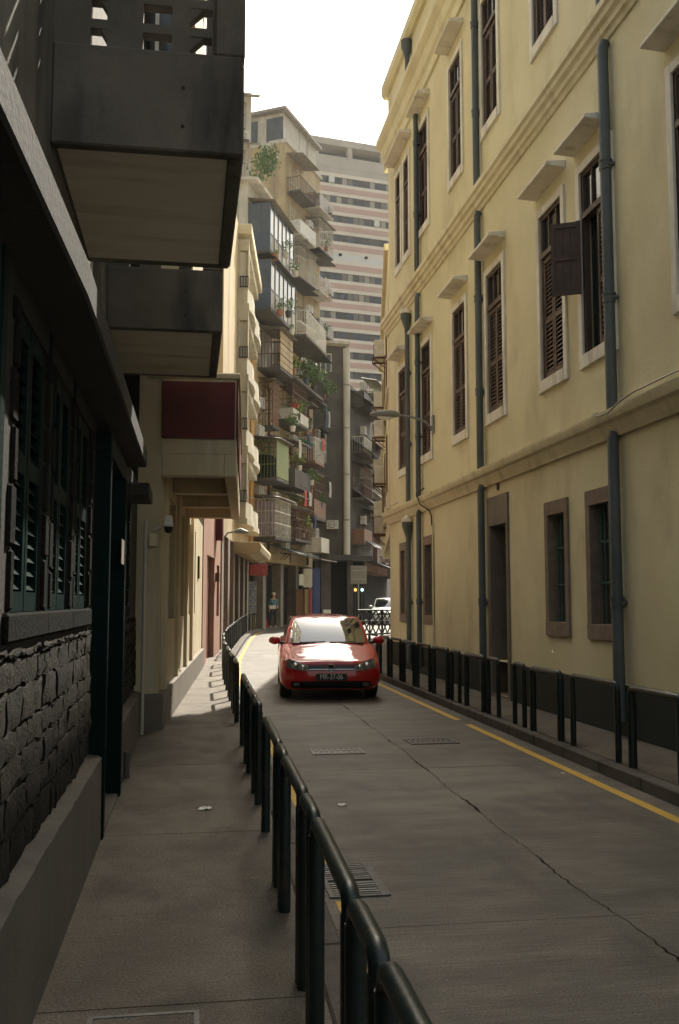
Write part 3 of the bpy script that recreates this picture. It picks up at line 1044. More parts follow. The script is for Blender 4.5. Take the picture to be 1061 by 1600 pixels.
# ------------------------------------------------------------------ cream building with maroon band
A2 = math.atan(.058)
T = frame(-.38, 12.42, A2, 1)
cb = empty('cream_building', (-.38, 12.42, .12))
tag(cb, 'cream building with maroon band on its overhanging upper floor above the left pavement', 'building')
WN = [(1.15, 2.65), (3.35, 4.85), (5.55, 6.75), (7.3, 8.6)]
mb = MB(T)
holed(mb, 0, 11.8, .12, 3.60, [(a, b, 1.47, 3.22) for a, b in WN], 0, .30)
mb.quad((0, 0, .12), (0, -3.5, .12), (0, -3.5, 4.62), (0, 0, 4.62))
mb.quad((11.8, 0, .12), (11.8, -3.5, .12), (11.8, -3.5, 8), (11.8, 0, 8))
mb.build('wall', M_cream, cb)
for a, b in WN:
    mb = MB(T)
    mb.box(a, a + .06, -.27, -.2, 1.47, 3.22)
    mb.box(b - .06, b, -.27, -.2, 1.47, 3.22)
    mb.box((a + b) / 2 - .03, (a + b) / 2 + .03, -.27, -.2, 1.53, 3.16)
    mb.box(a + .06, b - .06, -.27, -.2, 1.47, 1.53)
    mb.box(a + .06, b - .06, -.27, -.2, 3.16, 3.22)
    wn = mb.build('window', M_brown, cb)
    MB(T).box(a + .06, b - .06, -.25, -.24, 1.53, 3.16).build('pane', M_glass, wn)
for i, s in enumerate((.62, 3.0, 5.2, 7.02)):
    MB(T).box(s - .19, s + .19, -.1, .055, .57, 3.6).build('pilaster', M_cream, cb, bevel=.012)
mb = MB(T)
mb.box(-.02, 11.8, -.3, .075, .06, .57)
mb.box(-.02, .0, -.45, -.3, .06, .57)
mb.build('plinth', M_grplinth, cb, bevel=.012)
# the overhang
MB(T).box(0, 6.45, -.1, .95, 3.62, 4.60).build('overhang_wall', M_cream, cb)
MB(T).box(-.022, .0, -.0, .93, 3.81, 4.56).build('maroon_band', M_red, cb)
mb = MB(T)
mb.box(-.022, 6.5, .95, .972, 3.84, 4.56)
mb.build('maroon_band', M_red, cb)
for s, w_ in ((0, .22), (2.05, .25), (4.1, .25), (6.2, .25)):
    MB(T).box(s, s + w_, .001, .80, 3.33, 3.62).build('overhang_beam', M_cream, cb, bevel=.01)
MB(T).box(0, 6.45, .80, .955, 3.32, 3.62).build('edge_beam', M_cream, cb, bevel=.01)
MB(T).box(-.03, 6.52, -.2, 1.0, 4.60, 4.68).build('coping', M_cream, cb, bevel=.012)
UR = (5.2, 8.6, 11.9, 14.9, 17.8)
UW = [(.5, 1.9), (2.7, 4.1), (4.9, 6.3), (7.1, 8.5), (9.3, 10.7)]
mb = MB(T)
holed(mb, 0, 11.8, 4.66, 20, [(a_, b_, c_, c_ + 1.8) for a_, b_ in UW for c_ in UR], .25, .15)  # unseen upper storeys, raised so their mirror panes bounce sun across the street
mb.quad((0, .25, 4.66), (0, -3.5, 4.66), (0, -3.5, 20), (0, .25, 20))
mb.quad((0, .25, 20), (11.8, .25, 20), (11.8, -3.5, 20), (0, -3.5, 20))
mb.quad((11.8, .25, 4.66), (11.8, -3.5, 4.66), (11.8, -3.5, 20), (11.8, .25, 20))
mb.build('upper_wall', M_cream, cb)
for a, b in UW:
    for c in UR:
        mb = MB(T)
        for x in (a, (a + b) / 2 - .04, b - .08):
            mb.box(x, x + .08, .16, .22, c, c + 1.8)
        wn = mb.build('window', M_bluef, cb)
        for x0, x1 in ((a + .08, (a + b) / 2 - .04), ((a + b) / 2 + .04, b - .08)):
            tl = rng.uniform(-.03, .03)
            mb = MB(T)
            mb.quad((x0, .19 + tl, c), (x1, .19 - tl, c), (x1, .19 - tl, c + 1.8), (x0, .19 + tl, c + 1.8))
            mb.build('pane', M_sunmirror, wn)
for xx in (-1.15, -.45):
    mb = MB(T)
    for q in (xx, xx + .27, xx + .54):
        mb.box(-.03, .01, q, q + .05, 8.5, 9.9)
    mb.box(-.03, .01, xx + .05, xx + .54, 8.5, 8.56)
    mb.box(-.03, .01, xx + .05, xx + .54, 9.84, 9.9)
    wn = mb.build('window', M_wplastic, cb)
    MB(T).box(-.01, .005, xx + .05, xx + .54, 8.56, 9.84).build('pane', M_glass, wn)
MB(T).box(9.5, 9.95, .002, .03, 2.25, 2.75).build('notice_board', M_dwood, cb)
tag(MB(T).box(.0, -.012, -.24, -.18, 1.25, 2.05).build('wall_plaque', M_wbar), 'narrow pale vertical plaque on the cream corner pier', 'plaque')
cc = empty('security_camera', (-.28, 12.3, 2.6))
tag(cc, 'white and black security camera on the cream corner pier', 'security camera')
mb = MB()
mb.prism([(-.335, 2.66), (-.215, 2.66), (-.235, 2.80), (-.315, 2.80)], 1, 12.24, 12.36)
mb.build('hood', M_wplastic, cc, bevel=.01)
MB().tube([(-.275, 12.3, 2.66), (-.275, 12.3, 2.61), (-.275, 12.3, 2.58)], [.055, .05, .025], 12).build('dome', M_bplastic, cc, smooth=50)
MB().tube([(-.32, 12.33, 2.69), (-.40, 12.36, 2.66), (-.47, 12.41, 2.62)], .014, 8).build('bracket', M_wplastic, cc, smooth=50)
MB().box(-.52, -.42, 12.36, 12.40, 2.42, 2.58).build('junction_box', M_yel2, cc, bevel=.006)

# ------------------------------------------------------------------ pink house with maroon door
A3 = math.atan(.11)
T = frame(.33, 24.25, A3, 1)
pk = empty('pink_house', (.33, 24.25, .12))
tag(pk, 'narrow pink house with a tall maroon door beyond the cream building', 'house')
mb = MB(T)
holed(mb, 0, 5.4, .1, 8, [(1.0, 3.3, .1, 2.95), (4.1, 5.0, 1.3, 2.8)], 0, .2)
mb.quad((0, 0, .1), (0, -3, .1), (0, -3, 8), (0, 0, 8))
mb.quad((0, 0, 8), (5.4, 0, 8), (5.4, -3, 8), (0, -3, 8))
mb.build('wall', M_pink, pk)
dw = MB(T).box(1.0, 3.3, -.2, -.14, .1, 2.95).build('door', M_door, pk)
MB(T).box(1.7, 2.2, -.139, -.13, 1.6, 1.95).build('notice', M_wplastic, dw)
MB(T).box(4.1, 5.0, -.18, -.14, 1.3, 2.8).build('window', M_glass, pk)
MB(T).box(3.6, 4.0, .003, .2, 3.5, 4.6).build('shop_sign', M_red, pk)
MB(T).box(3.55, 3.75, .002, .12, 2.3, 2.55).build('meter_box', M_rust, pk)

# ------------------------------------------------------------------ cream apartment block with stacked lobed balconies
A4 = math.atan(.13)
T = frame(.98, 30.6, A4, 1)
ab = empty('apartment_block', (.98, 30.6, .2))
tag(ab, 'cream apartment block with a stack of pale angled balconies and small black railings', 'building')
mb = MB(T)
mb.box(0, 12.5, -5, -.02, 3.9, 16.2)
mb.build('wall', M_tan, ab)
for s in (.2, 2.4, 4.6, 7.0, 9.5, 11.8):
    MB(T).box(s, s + .65, -.7, .0, .1, 3.9).build('pier', M_pstone if s < 5 else M_grplinth, ab, bevel=.02)
MB(T).box(0, 12.5, -2.0, -.9, .1, 3.9).build('shop_front', M_dark, ab)
mb = MB(T)
mb.prism([(-.05, 3.55), (.55, 3.42), (.95, 3.55), (1.0, 3.75), (.95, 3.9), (-.05, 3.92)], 0, 4.6, 12.4)
mb.build('canopy', M_tan, ab, bevel=.02)
SB = 5.4
for k in range(4):
    z = 4.72 + 2.75 * k
    bal = empty('balcony', (2.0, 36, z), 0)
    bal.parent = ab
    bal.matrix_parent_inverse = PINV['world_inv'][ab.name]
    mb = MB(T)
    # rounded lobes on the street side
    n = 3
    for a, b in ((SB, SB + 3.2), (SB + 3.4, SB + 6.6)):
        prof = [(a + (b - a) * i / n, .42 + .13 * (1 if 0 < i < n else 0)) for i in range(n + 1)]
        for za, zb, g in ((z - .1, z + .12, 0), (z + .12, z + .75, -.06)):
            mb.grid([[(s, t + g, za) for s, t in prof], [(s, t + g, zb) for s, t in prof]])
            mb.add([(s, t + g, zb) for s, t in prof] + [(prof[-1][0], -.02, zb), (prof[0][0], -.02, zb)], [tuple(range(n + 3))])
            mb.add([(s, t + g, za) for s, t in prof] + [(prof[-1][0], -.02, za), (prof[0][0], -.02, za)], [tuple(range(n + 3))])
            for e in (0, -1):
                s = prof[e][0]
                mb.quad((s, -.02, za), (s, prof[e][1] + g, za), (s, prof[e][1] + g, zb), (s, -.02, zb))
    mb.build('angled_parapet', M_gcream, bal)
    # bay with its near face towards the camera
    mb = MB(T)
    for t0, t1 in ((-.02, .06), (.34, .40)):
        mb.box(SB, SB + .2, t0, t1, z + .75, z + 2.65)
    mb.box(SB, SB + .2, .06, .34, z + 2.2, z + 2.65)
    mb.box(SB + .2, SB + 6.6, .02, .36, z + 2.35, z + 2.65)
    mb.build('bay_wall', M_gcream, bal, bevel=.01)
    MB(T).box(SB + .12, SB + .16, .06, .34, z + .75, z + 2.2).build('bay_panel', M_pale, bal)
    mb = MB(T)
    mb.box(SB - .05, SB - .02, .06, .40, z + 1.14, z + 1.18)
    mb.box(SB - .05, SB - .02, .06, .40, z + .74, z + .78)
    mb.build('railing', M_bplastic, bal)
    for q in range(4):
        t = .07 + q * .10
        MB(T).box(SB - .047, SB - .023, t, t + .03, z + .78, z + 1.14).build('railing_bar', M_bplastic, bal)
    for q in range(3):
        s = SB + .6 + q * 2.0
        MB(T).box(s, s + 1.2, -.018, .02, z + .9, z + 2.3).build('window', M_sunmirror, bal)
MB(T).box(SB - .1, 12.5, -.1, .5, 15.8, 16.2).build('roof_edge', M_cream, ab, bevel=.02)
lt = empty('street_lamp', (1.0, 31.2, 3.4))
tag(lt, 'small pale lamp bracketed under the apartment block canopy', 'street lamp')
MB().tube([(1.0, 31.2, 3.3), (1.05, 31.2, 3.75), (1.2, 31.2, 3.95), (1.5, 31.2, 4.0)], .03, 8).build('arm', M_lampg, lt, smooth=50)
MB().tube([(1.42, 31.2, 4.0), (1.6, 31.2, 4.02), (1.85, 31.2, 3.97)], [.05, .1, .04], 10).build('lamp_head', M_lampg, lt, smooth=50)

# ------------------------------------------------------------------ cars
M_redp = mat('red car paint', (0.43, 0.008, 0.010), 0.42, coat=1.0, spec=0.25)
M_whitep = mat('white car paint', (0.72, 0.72, 0.70), 0.3, coat=1.0)
M_cglass = mat('car glass', (0.012, 0.017, 0.017), 0.02, spec=1.0, coat=1.0, ior=2.0)
M_chrome = mat('chrome', (0.75, 0.75, 0.73), 0.15, metal=1.0)
M_hlamp = mat('headlamp glass', (0.07, 0.075, 0.075), 0.08, (0.20, 0.20, 0.19), 26, (0.45, 0.62), spec=0.8, coat=1.0)
M_tyre = mat('tyre rubber', (0.014, 0.014, 0.014), 0.8, bump=0.2, bscale=60)
M_rim = mat('alloy rim', (0.35, 0.35, 0.35), 0.35, metal=0.8)
M_plate = mat('black number plate', (0.012, 0.012, 0.012), 0.4)
M_ptext = mat('plate lettering', (0.62, 0.62, 0.58), 0.5)
M_blackg = mat('black gloss plastic', (0.012, 0.013, 0.013), 0.25)


def ellipsoid(mb, c, r, n=12, m=8):
    rows = []
    for j in range(m + 1):
        p = math.pi * j / m - math.pi / 2
        rows.append([(c[0] + r[0] * math.cos(p) * math.cos(2 * math.pi * i / n), c[1] + r[1] * math.cos(p) * math.sin(2 * math.pi * i / n), c[2] + r[2] * math.sin(p))
                     for i in range(n + 1)])
    return mb.grid(rows)


def text_mesh(txt, size, depth=.002):
    cu = D.curves.new('text', 'FONT')
    cu.body = txt
    cu.size = size
    cu.extrude = depth
    cu.align_x = 'CENTER'
    cu.align_y = 'CENTER'
    o = D.objects.new('text', cu)
    COL.objects.link(o)
    dg = bpy.context.evaluated_depsgraph_get()
    me = D.meshes.new_from_object(o.evaluated_get(dg))
    D.objects.remove(o)
    D.curves.remove(cu)
    return me


def make_car(label, paint, loc, rz, zs=1.0, plate=None):
    car = empty('car', loc, rz, world_parts=False)
    tag(car, label, 'car')
    tl = [0, .12, .25, .40, .55, .70, .85, .95, 1]
    wt = [.79, .855, .885, .893, .893, .888, .872, .850, .825]
    ft = [.10, .045, .012, .0, .004, .015, .035, .055, .085]
    n_, c_ = 3.8, .46

    def W(t): return interp(list(zip(tl, wt)), t)
    def Fy(t): return interp(list(zip(tl, ft)), t)
    ZT = [(0, .655), (.2, .685), (.45, .745), (.8, .845), (1.15, .935), (1.6, .945), (3.2, .98), (4.0, 1.0), (4.2, .98)]
    L = 4.2

    def ztop(y): return interp(ZT, y)

    def zbot(x, y):
        z = .19
        if abs(x) > .62:
            for yc in (.89, 3.46):
                d = abs(y - yc)
                if d < .365:
                    z = max(z, .31 + math.sqrt(.365 ** 2 - d * d))
        return z

    def half(t):
        w_, f = W(t), Fy(t)
        r = L - (.02 + .12 * abs(t - .45))
        pts = []
        for i in range(15):
            th = math.pi / 2 * i / 14
            pts.append((w_ * math.sin(th) ** (2 / n_), f + c_ - c_ * math.cos(th) ** (2 / n_)))
        ya, yb_ = f + c_, r - .35
        for i in range(1, 44):
            pts.append((w_, ya + (yb_ - ya) * i / 44))
        for i in range(9):
            th = math.pi / 2 * (1 - i / 8)
            pts.append((w_ * math.sin(th) ** (2 / 3.2), r - .35 + .35 * math.cos(th) ** (2 / 3.2)))
        return pts
    rows = []
    for t in tl:
        h = half(t)
        loop = [(-x, y) for x, y in h[::-1]] + h[1:]
        rows.append([(x, y, (zbot(x, y) + (ztop(y) - zbot(x, y)) * t) * zs) for x, y in loop])
    mb = MB()
    mb.grid(rows)
    h = half(1)
    cap = []
    K = 10
    for x, y in h:
        cr = .015 + .05 * min(1, max(0, (y - .08) / .7))
        cap.append([(x * a, y, (ztop(y) + cr * (1 - abs(a) ** 2.4) * (1 if x > .3 else x / .3)) * zs) for a in [-1 + 2 * k / K for k in range(K + 1)]])
    mb.grid(cap)
    mb.build('body', paint, car, smooth=38, weld=True)
    # bonnet shut line
    # underside and dark wheel wells
    mb = MB()
    mb.box(-.74, .74, .25, 3.95, .17 * zs, .60 * zs)
    mb.build('underbody', M_blackg, car)

    # greenhouse
    A = [0, .15, .3, .45, .6, .74, .85, .905, .95, .985, 1]
    GU = [0, .07, .25, .5, .75, .93, 1]

    def ghalf(u):
        w_ = .79 + (.635 - .79) * u - .02 * math.sin(math.pi * u) * -1
        f, r = .98 + .70 * u, 4.08 - .36 * u
        pts = []
        for a in A:
            pts.append((w_ * a, f + .26 * (1 - (1 - a ** 3.2) ** (1 / 3.2)) if a < 1 else f + .26))
        m = 20
        for i in range(1, m):
            pts.append((w_, f + .26 + (r - .2 - f - .26) * i / m))
        for a in A[::-1]:
            pts.append((w_ * a, r - .2 * (1 - (1 - a ** 3.2) ** (1 / 3.2)) if a < 1 else r - .2))
        return pts
    loops = []
    for u in GU:
        hh = ghalf(u)
        lp = [(-x, y) for x, y in hh[::-1]] + hh[1:]
        zz = 0.925 + (1.425 - .925) * (math.sin(u * math.pi / 2) * .35 + u * .65)
        loops.append([(x, y, zz * zs) for x, y in lp])
    NH = len(ghalf(0))
    mid = NH - 1          # index of the front centre in lp
    red, front, rear, sideL, sideR = MB(), MB(), MB(), MB(), MB()
    nl = len(loops[0])
    m = 20
    for i in range(len(GU) - 1):
        for j in range(nl - 1):
            q = [loops[i][j], loops[i][j + 1], loops[i + 1][j + 1], loops[i + 1][j]]
            k = min(abs(j - mid), abs(j + 1 - mid))       # column index from the front centre
            inner = 0 < i < len(GU) - 2
            tgt = red
            if inner:
                if k < 7:
                    tgt = front
                elif len(A) <= k < len(A) + m - 3 and not 6 <= k - len(A) <= 7:
                    tgt = sideL if j < mid else sideR
                elif k >= NH - 1 - 7:
                    tgt = rear
            tgt.quad(*q)
    roof = []
    hh = ghalf(1)
    for x, y in hh:
        roof.append([(x * a, y, (1.425 + .055 * (1 - abs(a) ** 2.2) * min(1, x / .4) * min(1, max(.25, (y - 1.7) / .5))) * zs) for a in [-1 + 2 * k / K for k in range(K + 1)]])
    red.grid(roof)
    red.build('roof_and_pillars', paint, car, smooth=40, weld=True)
    wsn = front.build('windscreen', M_cglass, car, smooth=60, weld=True)
    rear.build('rear_window', M_cglass, car, smooth=60, weld=True)
    sideL.build('side_window', M_cglass, car, smooth=60, weld=True)
    sideR.build('side_window', M_cglass, car, smooth=60, weld=True)
    MB().box(-.66, .66, 1.0, 1.06, .945 * zs, .965 * zs).build('cowl', M_bplastic, car)
    for x0, x1 in ((-.55, .0), (.0, .55)):
        MB().tube([(x0 + .03, 1.02, .972 * zs), (x1 - .05, 1.035, .985 * zs)], .009, 6).build('wiper', M_bplastic, wsn)
    # a mirror on the inside of the screen is not seen; door mirrors
    for sx in (-1, 1):
        mb = MB()
        ellipsoid(mb, (sx * .98, 1.32, 1.0 * zs), (.115, .075, .075))
        mr = mb.build('door_mirror', paint, car, smooth=60, weld=True)
        MB().tube([(sx * .80, 1.34, .95 * zs), (sx * .92, 1.33, .97 * zs)], .03, 8).build('mirror_stalk', M_bplastic, mr, smooth=60)
        mb = MB()
        ellipsoid(mb, (sx * .98, 1.365, 1.0 * zs), (.10, .035, .062))
        mb.build('mirror_glass', M_chrome, mr, smooth=60)

    def surf(x, z, off=.006):
        y = .05
        for _ in range(12):
            zt = ztop(y)
            t = min(1, max(0, (z - .19) / (zt - .19)))
            a = min(.995, abs(x) / W(t))
            y = Fy(t) + c_ * (1 - (1 - a ** n_) ** (1 / n_))
        return (x, y - off, z * zs)

    def patch(name, m, x0, x1, lo, hi, off=.006, nx=16, nz=5, parent=car):
        mb = MB()
        rows = []
        for j in range(nz + 1):
            rows.append([surf(x0 + (x1 - x0) * i / nx, lo(i / nx) + (hi(i / nx) - lo(i / nx)) * j / nz, off) for i in range(nx + 1)])
        mb.grid(rows)
        per = rows[0] + [q[-1] for q in rows[1:]] + rows[-1][-2::-1] + [q[0] for q in rows[-2:0:-1]]
        per.append(per[0])
        mb.grid([per, [(p[0], p[1] + off + .01, p[2]) for p in per]])
        return mb.build(name, m, parent, smooth=50)
    for sx in (-1, 1):
        hl = patch('headlight', M_hlamp, sx * .40, sx * .79, lambda u: .515 + .03 * u + .03 * u * u, lambda u: .612 + .13 * u - .05 * max(0, u - .85) * 6, .007)
        for xx, zz, rr in ((.50, .585, .045), (.63, .612, .055)):
            p = surf(sx * xx, zz, .010)
            MB().tube([(p[0], p[1], p[2]), (p[0], p[1] - .006, p[2])], [rr, rr * .75], 14).build('lamp_reflector', M_chrome, hl, smooth=30)
        patch('fog_light', M_hlamp, sx * .55, sx * .66, lambda u: .255, lambda u: .315, .014, 6, 3)
    patch('bonnet_gap', M_blackg, -.46, .46, lambda u: .622, lambda u: .628, .005, 20, 1)
    for sx in (-1, 1):
        patch('bumper_gap', M_blackg, sx * .44, sx * .80, lambda u: .500 + .02 * u, lambda u: .505 + .02 * u, .005, 12, 1)
    gl = patch('grille', M_blackg, -.40, .40, lambda u: .530, lambda u: .612, .008)
    for z in (.545,):
        patch('chrome_strip', M_chrome, -.395, .395, lambda u: z, lambda u: z + .0045, .012, 16, 1, gl)
    lg = patch('lower_grille', M_blackg, -.70, .70, lambda u: .205 + .03 * abs(2 * u - 1) ** 6, lambda u: .345 - .01 * abs(2 * u - 1) ** 4, .008)
    patch('chrome_strip', M_chrome, -.36, .36, lambda u: .208, lambda u: .217, .014, 16, 1, lg)
    for z in (.258, .285, .31):
        patch('grille_bar', M_bplastic, -.50, .50, lambda u: z, lambda u: z + .008, .016, 16, 1, lg)
    # round emblem with the interlaced V and W
    p = surf(0, .572, .02)
    bd = MB()
    bd.tube([(p[0] + .062 * math.cos(a), p[1], p[2] + .062 * math.sin(a)) for a in [2 * math.pi * i / 24 for i in range(25)]], .006, 6)
    for pts in ([(-.026, .054), (0, .004), (.026, .054)], [(-.052, .030), (-.022, -.050), (0, -.004), (.022, -.050), (.052, .030)]):
        bd.tube([(p[0] + a, p[1] - .002, p[2] + b) for a, b in pts], .0055, 6)
    em = bd.build('emblem', M_chrome, car, smooth=40)
    MB().tube([(p[0], p[1] + .02, p[2]), (p[0], p[1] + .004, p[2])], .060, 20).build('emblem_disc', M_blackg, em, smooth=30)
    if plate:
        y = surf(0, .42, .02)[1]
        pl = MB().box(-.27, .27, y - .006, y + .02, .355 * zs, .475 * zs).build('number_plate', M_plate, car, bevel=.004)
        me = text_mesh(plate, .125)
        me.materials.clear()
        me.materials.append(M_ptext)
        tx = link('plate_lettering', me, pl, loc=(0, y - .008, .415 * zs), rot=(math.pi / 2, 0, 0))
        tx.scale = (.80, 1.0, 1)
    for sx in (-1, 1):
        for yc in (.89, 3.46):
            wx = sx * .78
            prof = [(.11, .20), (.11, .27), (.095, .305), (.06, .318), (-.06, .318), (-.095, .305), (-.11, .27), (-.11, .20)]
            mb = MB()
            mb.grid([[(wx + a, yc + r * math.cos(q), .318 + r * math.sin(q)) for a, r in prof] for q in [2 * math.pi * i / 24 for i in range(25)]])
            wh = mb.build('wheel', M_tyre, car, smooth=40, weld=True)
            mb = MB()
            mb.tube([(wx + sx * .06, yc, .318), (wx + sx * .09, yc, .318)], [.05, .045], 12)
            for q in range(5):
                a = 2 * math.pi * q / 5
                mb.tube([(wx + sx * .075, yc + .03 * math.cos(a), .318 + .03 * math.sin(a)), (wx + sx * .085, yc + .205 * math.cos(a), .318 + .205 * math.sin(a))], [.035, .028], 8)
            mb.tube([(wx + sx * .085, yc + .205 * math.cos(2 * math.pi * i / 24), .318 + .205 * math.sin(2 * math.pi * i / 24)) for i in range(25)], .014, 6)
            mb.build('rim', M_rim, wh, smooth=40)
            MB().tube([(wx, yc, .318), (wx + sx * .03, yc, .318)], .2, 20).build('brake_disc', M_bplastic, wh)
    return car


make_car('red hatchback car with black number plate driving towards the camera', M_redp, (2.46, 16.72, 0), rad(-4.6), 1.0, 'MR-37-06')
make_car('white car on the far bend behind the lattice barrier', M_whitep, (11.72, 57.0, .34), rad(-12), 1.12)

# ------------------------------------------------------------------ lattice barriers, sign, traffic lights at the far junction
M_barr = mat('dark barrier paint', (0.02, 0.024, 0.022), 0.5)
for i, (x0, y0, x1, y1) in enumerate(((6.55, 37.5, 7.75, 38.6), (7.8, 38.7, 8.85, 39.8))):
    t = empty('lattice_barrier', ((x0 + x1) / 2, (y0 + y1) / 2, gz(38)))
    tag(t, ('nearer' if i == 0 else 'farther') + ' black lattice street barrier of crossed bars in front of the white car', 'barrier', 'lattice barriers at the bend')
    z0 = gz(38) + .12
    P = lambda u, z: (x0 + (x1 - x0) * u, y0 + (y1 - y0) * u, z0 + z)
    for z in (.10, .62, 1.05):
        MB().tube([P(0, z), P(1, z)], .038, 8).build('rail', M_barr if z != .62 else M_steel, t, smooth=50)
    for u in (0, .5, 1):
        MB().tube([P(u, -.02), P(u, 1.08)], .03, 8).build('post', M_barr, t, smooth=50)
    for u in (0, .25, .5, .75):
        for za, zb in ((.10, .62), (.62, 1.05)):
            MB().tube([P(u, za), P(u + .25, zb)], .03, 6).build('cross_bar', M_barr, t, smooth=50)
            MB().tube([P(u, zb), P(u + .25, za)], .03, 6).build('cross_bar', M_barr, t, smooth=50)
M_signb = mat('back of sign sheet', (0.16, 0.15, 0.135), 0.6, (0.125, 0.118, 0.108), 5)
t = empty('road_sign', (8.8, 50, gz(50) + .12))
tag(t, 'grey back of a square road sign on a pole at the junction', 'road sign')
MB().tube([(8.80, 50.06, gz(50)), (8.80, 50.06, 3.6)], .04, 10).build('pole', M_lampg, t, smooth=50)
MB().box(8.36, 9.24, 49.98, 50.01, 2.66, 3.62).build('panel', M_signb, t, bevel=.01)
for z in (2.9, 3.35):
    MB().box(8.42, 9.18, 49.95, 49.98, z, z + .05).build('stiffener', M_lampg, t)
for x, c, lab in ((8.62, (0.9, 0.35, 0.08), 'small lit orange signal below the square sign at the junction'), (8.98, (0.45, 0.85, 0.8), 'small lit pale green signal below the square sign, right one')):
    t = empty('signal_light', (x, 50.0, 2.25))
    tag(t, lab, 'signal light')
    MB().box(x - .11, x + .11, 49.94, 50.06, 2.18, 2.52).build('housing', M_bplastic, t, bevel=.01)
    MB().tube([(x, 49.94, 2.36), (x, 49.92, 2.36)], [.08, .075], 14).build('lens', mat('lit lens %d' % int(x * 100), c, 0.4, emit=1.2), t, smooth=30)
    MB().tube([(x, 50.0, gz(50)), (x, 50.0, 2.18)], .03, 8).build('post', M_bplastic, t, smooth=50)

# ------------------------------------------------------------------ person by the shops
M_skin = mat('skin', (0.42, 0.25, 0.17), 0.6)
M_shirt = mat('teal blue shirt', (0.05, 0.12, 0.15), 0.85, (0.065, 0.145, 0.175), 9, bump=0.2, bscale=20)
M_trou = mat('dark trousers', (0.03, 0.03, 0.032), 0.85, bump=0.2, bscale=20)
M_cap = mat('pale cap cloth', (0.55, 0.50, 0.40), 0.85)
M_bagr = mat('red bag', (0.35, 0.03, 0.03), 0.6)


def skin(name, verts, edges, radii, m, parent, subsurf=2):
    me = D.meshes.new(name)
    me.from_pydata(verts, edges, [])
    o = D.objects.new(name, me)
    COL.objects.link(o)
    md = o.modifiers.new('skin', 'SKIN')
    for i, r in enumerate(radii):
        sv_ = me.skin_vertices[0].data[i]
        sv_.radius = r if isinstance(r, tuple) else (r, r)
        sv_.use_root = (i == 0)
    o.modifiers.new('sub', 'SUBSURF').levels = subsurf
    bpy.context.view_layer.update()
    dg = bpy.context.evaluated_depsgraph_get()
    me2 = D.meshes.new_from_object(o.evaluated_get(dg))
    D.objects.remove(o)
    me2.polygons.foreach_set('use_smooth', [True] * len(me2.polygons))
    me2.materials.clear()
    me2.materials.append(m)
    return link(name, me2, parent)


pz = gz(48) + .12
pe = empty('person', (4.14, 48, pz - .02), rad(15), world_parts=False)
tag(pe, 'person in a teal shirt and pale cap standing by the shops, red bag beside', 'person')
V = [(0, 0, .92), (0, 0, 1.05), (0, .01, 1.2), (0, .01, 1.36), (0, 0, 1.46), (0, -.01, 1.53), (0, -.02, 1.62), (0, -.02, 1.70),
     (.17, .01, 1.38), (.22, .02, 1.12), (.16, -.14, 1.0), (.10, -.22, .99), (-.17, .01, 1.38), (-.23, .02, 1.12), (-.22, -.05, .88), (-.22, -.07, .80),
     (.10, 0, .86), (.11, -.01, .48), (.12, .02, .09), (.125, -.10, .04), (-.10, 0, .86), (-.11, .01, .48), (-.13, .03, .09), (-.14, -.09, .04)]
E_ = [(0, 1), (1, 2), (2, 3), (3, 4), (4, 5), (5, 6), (6, 7), (3, 8), (8, 9), (9, 10), (10, 11), (3, 12), (12, 13), (13, 14), (14, 15), (0, 16), (16, 17), (17, 18), (18, 19), (0, 20), (20, 21), (21, 22), (22, 23)]
Rr = [(.15, .11), (.14, .10), (.15, .10), (.15, .10), .055, .055, (.085, .10), .07, .06, .042, .034, .04, .06, .042, .034, .04, .085, .06, .042, .04, .085, .06, .042, .04]
skin('body', V, E_, Rr, M_skin, pe)
ii = [0, 1, 2, 3, 8, 9, 12, 13]
skin('shirt', [V[i] if i != 0 else (0, 0, .90) for i in ii], [(0, 1), (1, 2), (2, 3), (3, 4), (4, 5), (3, 6), (6, 7)],
     [(.18, .135), (.165, .125), (.17, .125), (.165, .115), .078, .066, .078, .066], M_shirt, pe)
skin('trousers', [V[0], V[16], V[17], (.12, .02, .12), V[20], V[21], (-.13, .03, .12)], [(0, 1), (1, 2), (2, 3), (0, 4), (4, 5), (5, 6)],
     [(.165, .125), .105, .08, .065, .105, .08, .065], M_trou, pe)
mb = MB()
ellipsoid(mb, (0, -.01, 1.70), (.098, .115, .075))
mb.build('cap', M_cap, pe, smooth=60)
mb = MB()
ellipsoid(mb, (0, -.125, 1.60), (.018, .025, .025), 8, 6)
mb.build('nose', M_skin, pe, smooth=60)
mb = MB()
mb.prism([(-.16, -.02), (.16, -.02), (.13, .34), (-.13, .34)], 1, -.07, .07)
mb.tube([(-.08, 0, .33), (-.06, 0, .5), (.06, 0, .5), (.08, 0, .33)], .012, 6)
bg = tag(mb.build('shopping_bag', M_bagr, bevel=.02), 'red shopping bag standing at the feet of the person in teal', 'bag')
bg.location = (3.72, 47.8, pz + .02)
mb = MB()
mb.box(-.14, .14, -.02, .02, -.08, .10)
wb_ = tag(mb.build('paper_parcel', M_wplastic, bevel=.01), 'white parcel held in front by the person in teal', 'parcel')
wb_.location = (4.08, 47.72, pz + 1.0)

